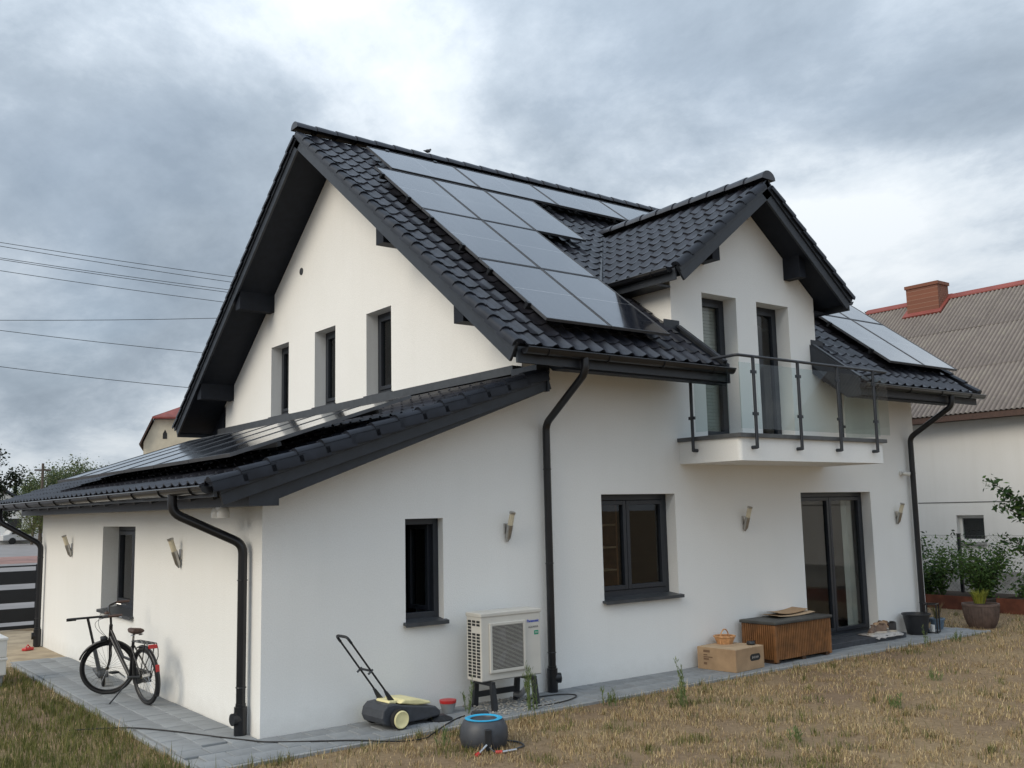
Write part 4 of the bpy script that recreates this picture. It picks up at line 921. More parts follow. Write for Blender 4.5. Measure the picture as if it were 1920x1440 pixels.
m = MB(); m.tube([(.03, 0, .03), (.10, .02, .035), (.13, .08, .01)], .012, 8); m.build('strap', 'black_p', gd, smooth=50)
cs = thing('storage_chest', 'brown slatted garden storage chest with dark lid by the terrace door', 'chest', (6.89, -.63, PH), R(1.5))
cw, cd, chh = 1.25, .54, .50
MB().box((.03, .03, .05), (cw-.03, cd-.03, chh)).build('chest_body', 'rattan_d', cs)
m = MB(); n = 30
for k in range(n): x = .045+(cw-.09)*k/n; m.box((x+.004, -.006, .05), (x+.030, .02, chh+.004))
for k in range(13): y_ = .045+(cd-.09)*k/13; m.box((-.006, y_+.004, .05), (.02, y_+.028, chh+.004)); m.box((cw-.02, y_+.004, .05), (cw+.006, y_+.028, chh+.004))
m.build('slats', 'rattan', cs, kind='stuff')
for x in (-.008, cw-.042): 
    for y_ in (-.008, cd-.042): MB().box((x, y_, .02), (x+.05, y_+.05, chh+.002)).build('corner_post', 'rattan', cs, bevel=.006)
MB().box((-.03, -.03, chh+.004), (cw+.03, cd+.03, chh+.045)).build('lid', 'lid', cs, bevel=.012)
for x in (.02, .6, cw-.1): MB().box((x, .02, 0), (x+.08, cd-.02, .05)).build('foot', 'rattan_d', cs)
def sheet(name, label, loc, rz_, w, d, bend, mat, z):
    m = MB(); n = 8; a = [(w*k/n, 0, bend*((k/n-.5)**2)*4) for k in range(n+1)]; b = [(p[0]+.06, d, p[2]+.004) for p in a]
    m.add(a+b, [(k, k+1, n+2+k, n+1+k) for k in range(n)]); m.add([(p[0], p[1], p[2]-.006) for p in a+b], [(n+1+k, n+2+k, k+1, k) for k in range(n)])
    m.add(a+[(p[0], p[1], p[2]-.006) for p in a], [(n+1+k, n+2+k, k+1, k) for k in range(n)])
    o = m.build(name, mat); o.location = (*loc, z); o.rotation_euler = (0, 0, rz_); return tag(o, label, 'cardboard')
sheet('cardboard_sheet', 'lower flattened cardboard sheet on the chest lid', (7.25, -.42), R(2), .85, .34, .02, 'card_l', PH+.56)
sheet('cardboard_sheet', 'upper flattened cardboard sheet on the chest lid, curled at the ends', (7.32, -.36), R(5), .75, .30, .03, 'card', PH+.585)
MB_step = MB(); MB_step.box((8.40, -.36, -.02), (10.42, -.005, .115)); tag(MB_step.build('door_step', 'granite', bevel=.008), 'dark stone step in front of the terrace door', 'step')
m = MB(); n = 10
a = [(9.55+.075*k, -.30+.012*math.sin(k*1.7), .122+.012*abs(math.sin(k*1.3))) for k in range(n+1)]; b = [(9.60+.075*k, -.05, .122+.006*abs(math.sin(k*.9))) for k in range(n+1)]; c0 = [(9.62+.07*k, -.40+.02*math.sin(k*2.1), .075+.02*abs(math.sin(k*1.7))) for k in range(n+1)]
m.add(c0+a+b, [(k, k+1, n+2+k, n+1+k) for k in range(n)]+[(n+1+k, n+2+k, 2*n+3+k, 2*n+2+k) for k in range(n)])
o = tag(m.build('rug', 'mat_w', smooth=60), 'crumpled pale rug under the shoes on the door step', 'rug'); md = o.modifiers.new('thickness', 'SOLIDIFY'); md.thickness = .008; md.offset = 1
def shoe(label, loc, rz_, mat, L=.27, hgt=.10, tilt=0):
    t = thing('shoe', label, 'shoe', loc, rz_, 'shoes on the door step'); t.rotation_euler = (0, R(tilt), rz_)
    secs = [(-.5, .034, .9), (-.42, .042, 1.0), (-.2, .040, .95), (0, .042, .78), (.2, .048, .55), (.38, .045, .42), (.5, .02, .28)]
    m = MB(); rings = []
    for f, w, h in secs:
        rings.append([(f*L, w*math.cos(a_), .022+max(0, math.sin(a_))*h*hgt) for a_ in [math.pi*k/8 for k in range(9)]])
    vs = [p for r_ in rings for p in r_]; fs = []
    for i in range(len(secs)-1):
        for k in range(8): fs.append((i*9+k, i*9+k+1, (i+1)*9+k+1, (i+1)*9+k))
    fs += [tuple(range(9)), tuple((len(secs)-1)*9+8-k for k in range(9))]; m.add(vs, fs); m.build('upper', mat, t, smooth=60)
    m = MB(); m.prism([(f*L*1.03, w*1.08, 0) for f, w, h in secs]+[(f*L*1.03, -w*1.08, 0) for f, w, h in reversed(secs)], (0, 0, .024)); m.build('sole', 'sole', t)
    m = MB(); m.torus((-.28*L, 0, .022+hgt*.96), .032, .009, seg=16, sub=6); m.build('collar', mat, t, smooth=60)
shoe('taupe shoe at the left end of the row on the rug', (9.72, -.22, .138), R(200), 'shoe_b')
shoe('second taupe shoe from the left on the rug', (9.90, -.20, .138), R(150), 'shoe_b', hgt=.12)
shoe('tan shoe tipped on top of the pile on the rug', (10.02, -.17, .20), R(165), 'shoe_t', tilt=-14)
shoe('black shoe at the right end of the row on the rug', (10.16, -.2, .138), R(120), 'shoe_k', hgt=.13)
shoe('brown shoe leaning behind the black shoe', (10.20, -.10, .19), R(60), 'brown_l', tilt=-20)
# ================================================================== POTS BY THE CORNER
def pot(name, label, loc, prof, mat, cat='pot', ribs=0, seg=28):
    t = thing(name, label, cat, loc); m = MB(); m.lathe(prof, seg=seg, capt=False); m.build('pot_wall', mat, t, smooth=40)
    r = prof[-1][0]; MB().lathe([(r, prof[-1][1]), (r*.2, prof[-1][1]+.004)], seg=seg).build('soil', 'soil', t)
    if ribs:
        m = MB(); pr_ = [p for p in prof[:-3]]
        for k in range(ribs):
            a = 2*math.pi*k/ribs; m.tube([((p[0]+.002)*math.cos(a), (p[0]+.002)*math.sin(a), p[1]) for p in pr_[:6]], .006, 4)
        m.build('ribs', mat, t, kind='stuff')
    return t
bu = thing('bucket', 'black plastic bucket on the paving at the house corner', 'bucket', (10.88, -.27, PH))
MB().lathe([(.14, 0), (.15, .01), (.205, .30), (.222, .305), (.222, .325), (.205, .325), (.145, .02), (0, .02)], seg=32).build('bucket_wall', 'black_p', bu, smooth=40)
m = MB(); m.tube([(.21*math.cos(a), .21*math.sin(a)*.3-.02, .31-.16*math.sin(a)) for a in [math.pi*k/12 for k in range(13)]], .005, 6); m.build('handle', 'black_paint', bu)
la = thing('lantern', 'open black metal lantern frame beside the right downpipe', 'lantern', (11.22, -.34, PH), R(20))
for x in (-.11, .11):
    for y_ in (-.09, .09): MB().box((x-.009, y_-.009, .0), (x+.009, y_+.009, .44)).build('post', 'black_paint', la)
for z in (.0, .44): 
    m = MB(); m.box((-.119, -.099, z), (.119, -.081, z+.016)); m.box((-.119, .081, z), (.119, .099, z+.016)); m.box((-.119, -.081, z), (-.101, .081, z+.016)); m.box((.101, -.081, z), (.119, .081, z+.016)); m.build('ring_frame', 'black_paint', la)
MB().box((-.10, -.08, .002), (.10, .08, .014)).build('base_plate', 'black_paint', la)
MB().lathe([(.035, .016), (.035, .12), (.0, .125)], seg=16).build('candle', 'opal', la, smooth=40)
pt = pot('flower_pot', 'small blue glazed flower pot with a dry plant behind the lantern', (11.66, -.17, PH), [(.075, 0), (.09, .03), (.115, .15), (.128, .155), (.128, .18), (.112, .18), (.105, .16)], 'pot_bl')
bp_ = pot('planter', 'large brown ribbed planter with yellow-green grass at the paving end', (12.62, -.42, 0), [(.19, 0), (.235, .08), (.265, .18), (.28, .28), (.283, .36), (.295, .365), (.295, .40), (.27, .40), (.265, .34)], 'pot_br', 'planter', ribs=36)
# ================================================================== BICYCLE
bc = thing('bicycle', 'black city bicycle with brown saddle on its kickstand against the wing wall', 'bicycle')
SB = .93
F_ = Vector((-.13, .99, 0)).normalized(); S_ = Vector((-F_.y, F_.x, 0)); U_ = (Vector((0, 0, 1))+S_*.10).normalized(); O_ = Vector((-.29, 2.50, PH))
def P_(f, s, u): return O_+(F_*f+S_*s+U_*u)*SB
def wheel(par, c, ax, r, nm='wheel'):
    m = MB(); m.torus(c, r-.02, .021, ax, 48, 8); w = m.build(nm, 'rubber', par, smooth=60)
    m = MB(); m.torus(c, r-.048, .011, ax, 40, 6); m.build('rim', 'black_paint', w, smooth=60)
    ax = Vector(ax).normalized(); x = ax.orthogonal().normalized(); y = ax.cross(x); m = MB()
    for k in range(28):
        a = 2*math.pi*k/28; d = x*math.cos(a)+y*math.sin(a); m.tube([c+ax*(.025 if k % 2 else -.025)+d*.02, c+d*(r-.05)], .0016, 3, cap=False)
    m.build('spokes', 'chrome', w, kind='stuff')
    m = MB(); m.tube([c-ax*.045, c+ax*.045], .022, 12); m.build('hub', 'chrome', w, smooth=50)
    return w
WR = .345*SB
rh = P_(0, 0, .345); wheel(bc, rh, S_.cross(Vector((0, 0, 0))) if False else (S_-U_*S_.dot(U_)).normalized(), WR)
fr = MB(); bb = P_(.45, 0, .29); st_ = P_(.28, 0, .74); hd0, hd1 = P_(.985, 0, .70), P_(.925, 0, .90)
fr.tube([bb, st_], .018*SB, 10); fr.tube([bb, hd0.lerp(hd1, .25)], .024*SB, 10); fr.tube([P_(.37, 0, .50), P_(.62, 0, .52), hd0.lerp(hd1, .7)], .017*SB, 10); fr.tube([hd0, hd1], .023*SB, 12)
for s_ in (-.05, .05): fr.tube([bb+S_*s_*.6, rh+S_*s_*1.1], .010, 8); fr.tube([P_(.305, s_*.4, .68), rh+S_*s_*1.1], .009, 8)
fr.build('frame', 'black_paint', bc, smooth=50)
m = MB(); m.tube([st_, P_(.245, 0, .86)], .013, 10); m.build('seat_post', 'chrome', bc, smooth=50)
m = MB(); sp = [(-.14, .075, .02), (-.10, .09, .035), (0, .075, .03), (.07, .035, .028), (.14, .018, .02)]; rg = []
for f, wd, hh in sp: rg.append([P_(.245+f, wd*math.cos(a), .875+hh*math.sin(a)*1.1) for a in [2*math.pi*k/12 for k in range(12)]])
m.add([p for q in rg for p in q], [(i*12+k, i*12+(k+1) % 12, (i+1)*12+(k+1) % 12, (i+1)*12+k) for i in range(4) for k in range(12)]+[tuple(range(11, -1, -1)), tuple(48+k for k in range(12))]); m.build('saddle', 'brown_l', bc, smooth=70)
for s_ in (-.05, .05): m = MB(); m.torus(P_(.16, s_, .83), .022, .006, U_, 14, 6); m.build('saddle_spring', 'chrome', bc)
# steering unit turned left
axs = (hd1-hd0).normalized(); piv = hd0; Q = Matrix.Rotation(R(60), 4, axs)
def T_(f, s, u): return piv+(Q @ ((F_*f+S_*s+U_*u)*SB)) if True else None
def TT(f, s, u): 
    p = P_(f, s, u)-piv; return piv+Q @ p
fh = TT(1.10, 0, .345); fax = (Q @ S_).normalized()
fh = Vector((fh.x, fh.y, PH+WR*.985))
wheel(bc, fh, (fax-Vector((0, 0, fax.z*.55))).normalized(), WR, 'front_wheel')
fk = MB(); cr_ = TT(.99, 0, .67); fk.tube([hd0, cr_], .02, 10)
for s_ in (-.055, .055): fk.tube([cr_, cr_+fax*s_, (cr_+fax*s_).lerp(fh+fax*s_, .6)+(Q @ F_)*-.015, fh+fax*s_], .011, 8)
fk.build('fork', 'black_paint', bc, smooth=50)
def fender(c, ax, fwd, r, a0, a1):
    m = MB(); ax = Vector(ax).normalized(); z = Vector((0, 0, 1)); z = (z-ax*z.dot(ax)).normalized(); f = z.cross(ax); f = f if f.dot(fwd) > 0 else -f; n = 18; vs = []
    for k in range(n+1):
        a = R(a0+(a1-a0)*k/n); d = f*math.cos(a)+z*math.sin(a)
        for w_, dr in ((-.026, -.012), (-.018, .004), (0, .009), (.018, .004), (.026, -.012)): vs.append(c+d*(r+dr)+ax*w_)
    m.add(vs, [(i*5+k, i*5+k+1, i*5+6+k, i*5+5+k) for i in range(n) for k in range(4)]); o = m.build('mudguard', 'black_paint', bc, smooth=60); md = o.modifiers.new('t', 'SOLIDIFY'); md.thickness = .003; return o
fender(rh, (S_-U_*S_.dot(U_)).normalized(), F_, WR+.018, 60, 215)
fender(fh, fax, Q @ F_, WR+.018, 20, 165)
# chain case, cranks, pedals
m = MB(); ca, cb_ = P_(.45, -.055, .29), P_(0, -.055, .345)
m.prism([ca+(cb_-ca)*t+U_*v for t, v in ((-.2, .0), (-.12, .09), (.1, .10), (.95, .05), (1.1, .0), (.95, -.05), (.1, -.10), (-.12, -.09))], S_*-.018); m.build('chain_case', 'black_p', bc, bevel=.004)
for s_, a in ((-1, 20), (1, 200)):
    pe = bb+S_*s_*-.075+(F_*math.cos(R(a))+U_*math.sin(R(a)))*.15; m = MB(); m.tube([bb+S_*s_*-.06, pe], .009, 8); m.build('crank', 'chrome', bc)
    m = MB(); q = frame(pe+S_*s_*-.05, F_, S_, U_); m.box((-.045, -.045, -.012), (.045, .045, .012), q); m.build('pedal', 'black_p', bc, bevel=.004)
# rack, lights, stand
m = MB()
for s_ in (-.055, 0, .055): m.tube([P_(.20, s_, .755), P_(-.24, s_, .755)], .006, 6)
for f in (.20, .05, -.1, -.24): m.tube([P_(f, -.055, .755), P_(f, .055, .755)], .006, 6)
for s_ in (-.06, .06): m.tube([P_(-.18, s_, .755), rh+S_*s_], .006, 6); m.tube([P_(-.24, s_, .755), P_(-.27, s_, .68), P_(-.26, s_, .6), rh+S_*s_+F_*-.02], .005, 6)
m.build('rear_rack', 'black_paint', bc, smooth=50)
m = MB(); m.box((-.012, -.05, -.022), (.012, .05, .022), frame(P_(-.265, 0, .72), F_, S_, U_)); m.build('rear_light', 'red_p', bc, bevel=.005)
m = MB(); m.box((-.006, -.022, -.04), (.006, .022, .04), frame(P_(-.355, 0, .47), F_, S_, U_)); m.build('rear_reflector', 'red_p', bc, bevel=.004)
m = MB(); m.tube([P_(.38, .03, .27), P_(.42, .30, -.01)], .009, 8); m.tube([P_(.42, .30, -.01), P_(.45, .33, -.012)], .011, 8); m.build('kickstand', 'black_paint', bc)
lp = TT(1.06, 0, .74); m = MB(); m.lathe([(.01, -.05), (.03, -.03), (.036, .02), (.034, .028)], seg=18, M4=Matrix.Translation(lp) @ (Q @ F_).to_track_quat('Z', 'Y').to_matrix().to_4x4()); m.build('headlight', 'black_p', bc, smooth=50)
m = MB(); m.lathe([(.031, .026), (.0, .034)], seg=18, M4=Matrix.Translation(lp) @ (Q @ F_).to_track_quat('Z', 'Y').to_matrix().to_4x4()); m.build('headlight_lens', 'alu', bc, smooth=50)
top = TT(.90, 0, 1.02); m = MB(); m.tube([hd1, top], .014, 10); m.build('stem', 'black_paint', bc, smooth=50)
def hb(s_): return [top, TT(.93, s_*.10, 1.06), TT(.94, s_*.24, 1.10), TT(.86, s_*.30, 1.10)], [TT(.86, s_*.30, 1.10), TT(.70, s_*.31, 1.075)]
for s_ in (-1, 1):
    a, b = hb(s_); m = MB(); m.tube(rounded(a, .04), .011, 8); m.build('handlebar', 'black_paint', bc, smooth=50)
    m = MB(); m.tube(b, .016, 10); m.build('grip', 'brown_l', bc, smooth=50)
    m = MB(); m.tube([TT(.86, s_*.29, 1.09), TT(.80, s_*.26, 1.07), TT(.72, s_*.27, 1.04)], .005, 6); m.build('brake_lever', 'chrome', bc)
    m = MB(); m.tube(rounded([TT(.88, s_*.27, 1.09), TT(1.06, s_*.2, 1.05), TT(1.10, s_*.05, .9), TT(1.0, 0, .72)], .12), .0028, 5); m.build('brake_cable', 'grey_p', bc)
m = MB(); m.lathe([(.03, 0), (.032, .012), (.02, .03), (0, .034)], seg=16, M4=Matrix.Translation(TT(.92, .08, 1.075))); m.build('bell', 'brown_l', bc, smooth=50)
# ================================================================== SCOOTER
sc = thing('scooter', 'dark grey kick scooter parked behind the bicycle front wheel', 'scooter', (-.37, 4.15, PH))
bt, tp = Vector((.0, .02, .12)), Vector((-.17, .05, .85))
m = MB(); m.tube([bt, bt.lerp(tp, .5)], .026, 12); m.build('stem_lower', 'grey_p', sc, smooth=50)
m = MB(); m.tube([bt.lerp(tp, .45), tp], .016, 10); m.build('stem_upper', 'black_paint', sc, smooth=50)
m = MB(); m.tube([tp+Vector((-.23, .05, .0)), tp+Vector((.23, -.05, .015))], .014, 8); m.build('handlebar', 'black_paint', sc, smooth=50)
for s_ in (-1, 1): m = MB(); m.tube([tp+Vector((s_*.13, s_*-.03, s_*.004)), tp+Vector((s_*.24, s_*-.053, s_*.008))], .018, 10); m.build('grip', 'rubber', sc, smooth=50)
for c, nm in (((.02, -.02, .085), 'front_wheel'), ((.16, .72, .085), 'rear_wheel')):
    m = MB(); m.torus(c, .065, .022, (1, -.2, .1), 28, 8); wq = m.build(nm, 'rubber', sc, smooth=60); m = MB(); m.tube([Vector(c)-Vector((.02, -.004, 0)), Vector(c)+Vector((.02, -.004, 0))], .045, 14); m.build('rim', 'grey_p', wq)
m = MB(); m.prism([(-.04, .05, .12), (.08, .02, .12), (.18, .62, .12), (.06, .66, .12)], (0, 0, .035)); m.build('deck', 'grey_p', sc, bevel=.008)
m = MB(); m.prism([(-.05, -.07, .11), (.07, -.09, .11), (.09, .05, .16), (-.03, .07, .16)], (0, 0, .06)); m.build('front_fender', 'grey_p', sc, bevel=.02)
# ================================================================== NEIGHBOUR HOUSE
nb = thing('neighbour_house', 'old white house on the right with mossy corrugated roof and red ridge', 'house', (18, 0, 0))
NW = (1.98+.2, 2.82, 1.19, 1.80)   # window along y, z
w = MB(); nmap = lambda a, d, z: (d, a, z)
wall_strips(w, nmap, -9, 7.0, -.05, lambda y: 4.1, [NW], .22)
w.quad((0, 7.0, -.05), (8, 7.0, -.05), (8, 7.0, 4.1), (4, 7.0, 7.45), (0, 7.0, 4.1)); w.quad((0, -9, -.05), (8, -9, -.05), (8, -9, 4.1), (4, -9, 7.45), (0, -9, 4.1)); w.quad((8, -9, -.05), (8, 7, -.05), (8, 7, 4.1), (8, -9, 4.1))
w.build('wall', 'stucco2', nb)
MB().box((-.03, -9.03, -.05), (-.001, 7.03, .56)).build('plinth', 'plinth', nb)
MB().box((-.006, -9, 2.085), (-.001, 7, 2.105)).build('wall_joint', 'seamgrey', nb)
a, b, z0, z1 = NW; m = MB()
m.box((.12, a, z0), (.18, a+.07, z1)); m.box((.12, b-.07, z0), (.18, b, z1)); m.box((.12, a+.07, z1-.07), (.18, b-.07, z1)); m.box((.12, a+.07, z0), (.18, b-.07, z0+.07)); wn_ = m.build('window', 'opal', nb, bevel=.005)
MB().box((.14, a+.06, z0+.06), (.15, b-.06, z1-.06)).build('pane', 'glass', wn_); MB().box((-.05, a-.03, z0-.05), (.12, b+.03, z0+.002)).build('sill', 'plinth', wn_)
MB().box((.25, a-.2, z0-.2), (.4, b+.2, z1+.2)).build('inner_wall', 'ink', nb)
xe_, ze_, xr_, zr_ = -.42, 4.08, 4.0, 7.74; sl_ = (zr_-ze_)/(xr_-xe_); Ls = math.hypot(xr_-xe_, zr_-ze_)
Nn = Vector((-sl_, 0, 1)).normalized(); per = .115
def sheet_mesh(wv, L):
    m = MB(); n = wv*8; vs = []
    for k in range(n+1):
        yy = per*k/8; h = .018*math.cos(2*math.pi*k/8); vs.append((yy, 0, h+.010))
    for k in range(n+1):
        yy = per*k/8; h = .018*math.cos(2*math.pi*k/8); vs.append((yy, L, h))
    m.add(vs, [(k, k+1, n+2+k, n+1+k) for k in range(n)]); m.add([v for v in vs[:n+1]]+[(v[0], v[1], v[2]-.008) for v in vs[:n+1]], [(n+1+k, n+2+k, k+1, k) for k in range(n)])
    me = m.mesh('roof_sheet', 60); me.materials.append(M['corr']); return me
sm_ = sheet_mesh(9, Ls/3+.1)
FN = frame((xe_, 7.22, ze_), (0, -1, 0), (1, 0, sl_), Nn); FN2 = frame((8-xe_, -9.2, ze_), (0, 1, 0), (-1, 0, sl_), Vector((sl_, 0, 1)))
for c_ in range(16):
    for r_ in range(3):
        J = Matrix.Translation((c_*per*9, r_*Ls/3-.03, .03+.004*(c_ % 2)+random.uniform(-.004, .004))) @ Matrix.Rotation(R(random.uniform(-.25, .25)), 4, 'Z')
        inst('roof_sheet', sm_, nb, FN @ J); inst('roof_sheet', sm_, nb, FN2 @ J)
m = MB(); m.prism([(xe_+.03, -9.15, ze_-.06), (xr_, -9.15, zr_-.06), (8-xe_-.03, -9.15, ze_-.06), (8-xe_-.03, -9.15, ze_-.16), (xr_, -9.15, zr_-.16), (xe_+.03, -9.15, ze_-.16)], (0, 16.3, 0)); m.build('roof_deck', 'bark', nb)
MB().box((xe_-.02, -9.15, ze_-.14), (xe_+.03, 7.15, ze_-.01)).build('fascia', 'brown_l', nb)
m = MB(); m.prism([(xr_-.15, -9.2, zr_-.06), (xr_, -9.2, zr_+.07), (xr_+.15, -9.2, zr_-.06), (xr_+.15, -9.2, zr_-.03), (xr_, -9.2, zr_+.10), (xr_-.15, -9.2, zr_-.03)], (0, 16.45, 0)); m.build('ridge_flashing', 'redroof', nb)
cy0, cy1 = 4.72, 5.66
cm = MB(); cm.box((xr_-.55, cy0, zr_-.9), (xr_+.0, cy1, zr_+.34)); cm.box((xr_-.58, cy0-.03, zr_+.34), (xr_+.03, cy1+.03, zr_+.43)); chm = cm.build('chimney', 'brick', nb)
m = MB(); m.prism([(xr_-.66, cy0-.10, zr_-.50), (xr_+.06, cy0-.10, zr_+.08), (xr_+.06, cy1+.10, zr_+.08), (xr_-.66, cy1+.10, zr_-.50)], Nn*.05); m.build('chimney_flashing', 'redroof', chm)
# ================================================================== GARDEN EDGE ON THE RIGHT
def corten(label, x, ya, yb, h):
    t = thing('garden_edging', label, 'edging', (x, yb, 0), 0, 'rusty steel bed edging'); n = max(1, round((ya-yb)/1.1)); L = (ya-yb)/n
    for k in range(n): MB().box((0, k*L+.004, -.05), (.025, (k+1)*L-.004, h+random.uniform(-.012, .012))).build('edging_plate', 'corten', t)
    MB().box((.025, 0, -.05), (1.6, ya-yb, h-.06)).build('bed_soil', 'soil', t)
corten('rusty steel bed edging left of the brown planter', 15.0, 5.6, .72, .27)
corten('rusty steel bed edging right of the brown planter, nearest the frame edge', 14.85, .45, -4.5, .27)
def fence_post(label, x, y_):
    t = thing('fence_post', label, 'fence post', (x, y_, 0), 0, 'black fence posts behind the bed'); MB().box((-.03, -.03, 0), (.03, .03, 1.42)).build('post_shaft', 'gatebar', t, bevel=.004); MB().box((-.036, -.036, 1.42), (.036, .036, 1.44)).build('post_cap', 'black_p', t)
fence_post('black metal fence post standing in front of the small neighbour window', 16.4, 1.93)
fence_post('black metal fence post partly hidden behind the house corner', 16.4, 4.4)
m = MB(); y_ = -3.0
k = -1.4
while k < 7.5:
    for s_ in (1, -1):
        ya, yb = (-3+k, -3+k+1.35) if s_ == 1 else (-3+k+1.35, -3+k)
        m.tube([(16.4, ya, .05), (16.4, yb, 1.4)], .0016, 3, cap=False)
    k += .085
m.tube([(16.4, -4.5, 1.4), (16.4, 5.8, 1.4)], .003, 4); m.tube([(16.4, -4.5, .72), (16.4, 5.8, .72)], .003, 4)
tag(m.build('wire_fence', 'seamgrey'), 'thin diamond wire fence in front of the neighbour wall', 'fence')
# ================================================================== FOLIAGE
def leaf_mesh(name, P, size, cols, up=.4, elong=2.2, seed=0, rise=0):
    """P: (n,3) leaf positions; rhombic two-triangle leaves with a fold"""
    r = np.random.default_rng(seed); n = len(P)
    d = r.normal(size=(n, 3)); d[:, 2] = d[:, 2]*.6-up*.3+rise; d /= np.linalg.norm(d, axis=1)[:, None]
    e = r.normal(size=(n, 3)); e -= d*(e*d).sum(1)[:, None]; e /= np.linalg.norm(e, axis=1)[:, None]; nn = np.cross(d, e)
    s = size*r.uniform(.6, 1.3, n)[:, None]
    v = np.stack([P, P+d*s*elong*.5+e*s*.5+nn*s*.12, P+d*s*elong, P+d*s*elong*.5-e*s*.5+nn*s*.12], 1).reshape(-1, 3)
    f = (np.arange(n)[:, None, None]*4+np.array([[0, 1, 2], [0, 2, 3]])[None]).reshape(-1, 3)
    me = bpy.data.meshes.new(name); me.from_pydata(v.tolist(), [], f.tolist())
    c = np.asarray(cols)[r.integers(0, len(cols), n)]*r.uniform(.7, 1.3, n)[:, None]
    c4 = np.repeat(np.concatenate([c, np.ones((n, 1))], 1), 4, 0)
    at = me.color_attributes.new('Col', 'FLOAT_COLOR', 'POINT'); at.data.foreach_set('color', c4.astype(np.float32).ravel()); me.materials.append(M['leaf']); me.update(); return me
def limb_tree(base, tips, r0_, seed):
    m = MB(); r = random.Random(seed); out = []
    for tp in tips:
        b = Vector(base); t = Vector(tp); n = 7; pts = []
        for k in range(n+1):
            f = k/n; p = b.lerp(t, f); p.x += (b.x-t.x)*.35*math.sin(math.pi*f)*.5+r.uniform(-.03, .03)*(t-b).length*.3; p.y += (b.y-t.y)*.35*math.sin(math.pi*f)*.5+r.uniform(-.03, .03)*(t-b).length*.3; pts.append(p)
        m.tube(pts, [r0_*(1-.85*k/n) for k in range(n+1)], 6); out.append(pts)
    return m, out
def plant(name, label, cat, loc, h, rad, nl, size, cols, seed, stems=7, r0_=.012, low=.15, group=None, spread=.10, trunk=None, lean=(0, 0)):
    t = thing(name, label, cat, loc, 0, group); r = np.random.default_rng(seed); tips = []
    for k in range(stems):
        a = r.uniform(0, 6.28); q = rad*math.sqrt(r.uniform(.05, 1)); tips.append((q*math.cos(a)+lean[0], q*math.sin(a)+lean[1], h*r.uniform(.55, 1)))
    base = (0, 0, 0)
    m, paths = limb_tree(base, tips, r0_, seed); m.build('trunk' if trunk else 'stem', 'bark', t, smooth=60)
    P = []
    for k in range(nl):
        pts = paths[r.integers(0, len(paths))]; f = low+(1-low)*r.uniform(0, 1)**.8; i = min(int(f*7), 6); p = pts[i].lerp(pts[i+1], f*7-i); P.append(np.array(p)+r.normal(size=3)*spread*(.5+f*.5))
    inst('crown' if trunk else 'foliage', leaf_mesh('leaves', np.array(P), size, cols, seed=seed), t, Matrix.Identity(4)); return t
GD = [(.035, .075, .022), (.05, .10, .03), (.028, .06, .02)]; GL = [(.085, .15, .035), (.11, .18, .045), (.06, .115, .03)]; GY = [(.20, .22, .03), (.15, .2, .03)]
plant('shrub', 'tall loose dark-leaved shrub beside the right house corner', 'shrub', (15.75, 2.75, .2), 1.4, .55, 900, .042, GD, 1, 9, group='shrubs in the raised bed')
plant('shrub', 'low dense green shrub left of the fence post', 'shrub', (15.6, 2.3, .2), 0.85, .85, 3600, .034, GL+GD, 2, 16, .008, .02, 'shrubs in the raised bed', .13)
plant('shrub', 'pale green upright shrub just left of the fence post', 'shrub', (15.6, 1.95, .2), 1.05, .3, 800, .036, GL, 3, 8, .008, .05, 'shrubs in the raised bed')
plant('shrub', 'bushy bright green shrub right of the fence post', 'shrub', (15.55, 1.05, .2), 1.0, .85, 3600, .034, GL, 4, 20, .01, .02, 'shrubs in the raised bed', .13)
plant('shrub', 'tall dark-leaved shrub under the small neighbour window', 'shrub', (15.9, 1.15, .2), 1.35, .6, 800, .042, GD, 5, 9, .012, .1, 'shrubs in the raised bed')
plant('shrub', 'low trailing green shrub against the grey plinth', 'shrub', (15.6, .15, .2), .55, .7, 1100, .04, GL+GD, 6, 12, .007, .02, 'shrubs in the raised bed', .1)
plant('shrub', 'low green shrub close behind the house corner', 'shrub', (15.6, 3.3, .2), .9, .7, 1800, .04, GL+GD, 8, 14, .008, .02, 'shrubs in the raised bed', .13)
# fruit tree reaching in from the right
t = thing('fruit_tree', 'fruit tree reaching leafy twigs in from the right edge', 'tree', (14.35, -1.35, 0))
tips = [(-.3, 1.35, 2.5), (-.2, 1.1, 2.25), (-.1, 1.25, 1.5), (-.35, 1.2, 2.05), (0, .9, 1.2), (.3, -.3, 3.0), (.6, .2, 2.9), (.2, -.7, 2.6), (.1, .1, 3.2), (.1, .25, 1.75)]
m = MB(); m.tube([(0, 0, 0), (.01, -.02, .6), (0, 0, 1.3)], [.06, .045, .035], 8)
r = np.random.default_rng(11); P = []
for tp in tips:
    b = Vector((0, 0, 1.1)); e_ = Vector(tp); pts = [b.lerp(e_, k/6)+Vector((0, 0, -.16*math.sin(math.pi*k/6)*(1 if e_.z < 2 else -.6))) for k in range(7)]; m.tube(pts, [.022*(1-.8*k/6) for k in range(7)], 6)
    for k in range(170): f = r.uniform(.35, 1); i = min(int(f*6), 5); P.append(np.array(pts[i].lerp(pts[i+1], f*6-i))+r.normal(size=3)*.07)
m.build('trunk', 'bark', t, smooth=60); inst('crown', leaf_mesh('leaves', np.array(P), .055, GD+GL[:1], up=1.5, seed=12), t, Matrix.Identity(4))
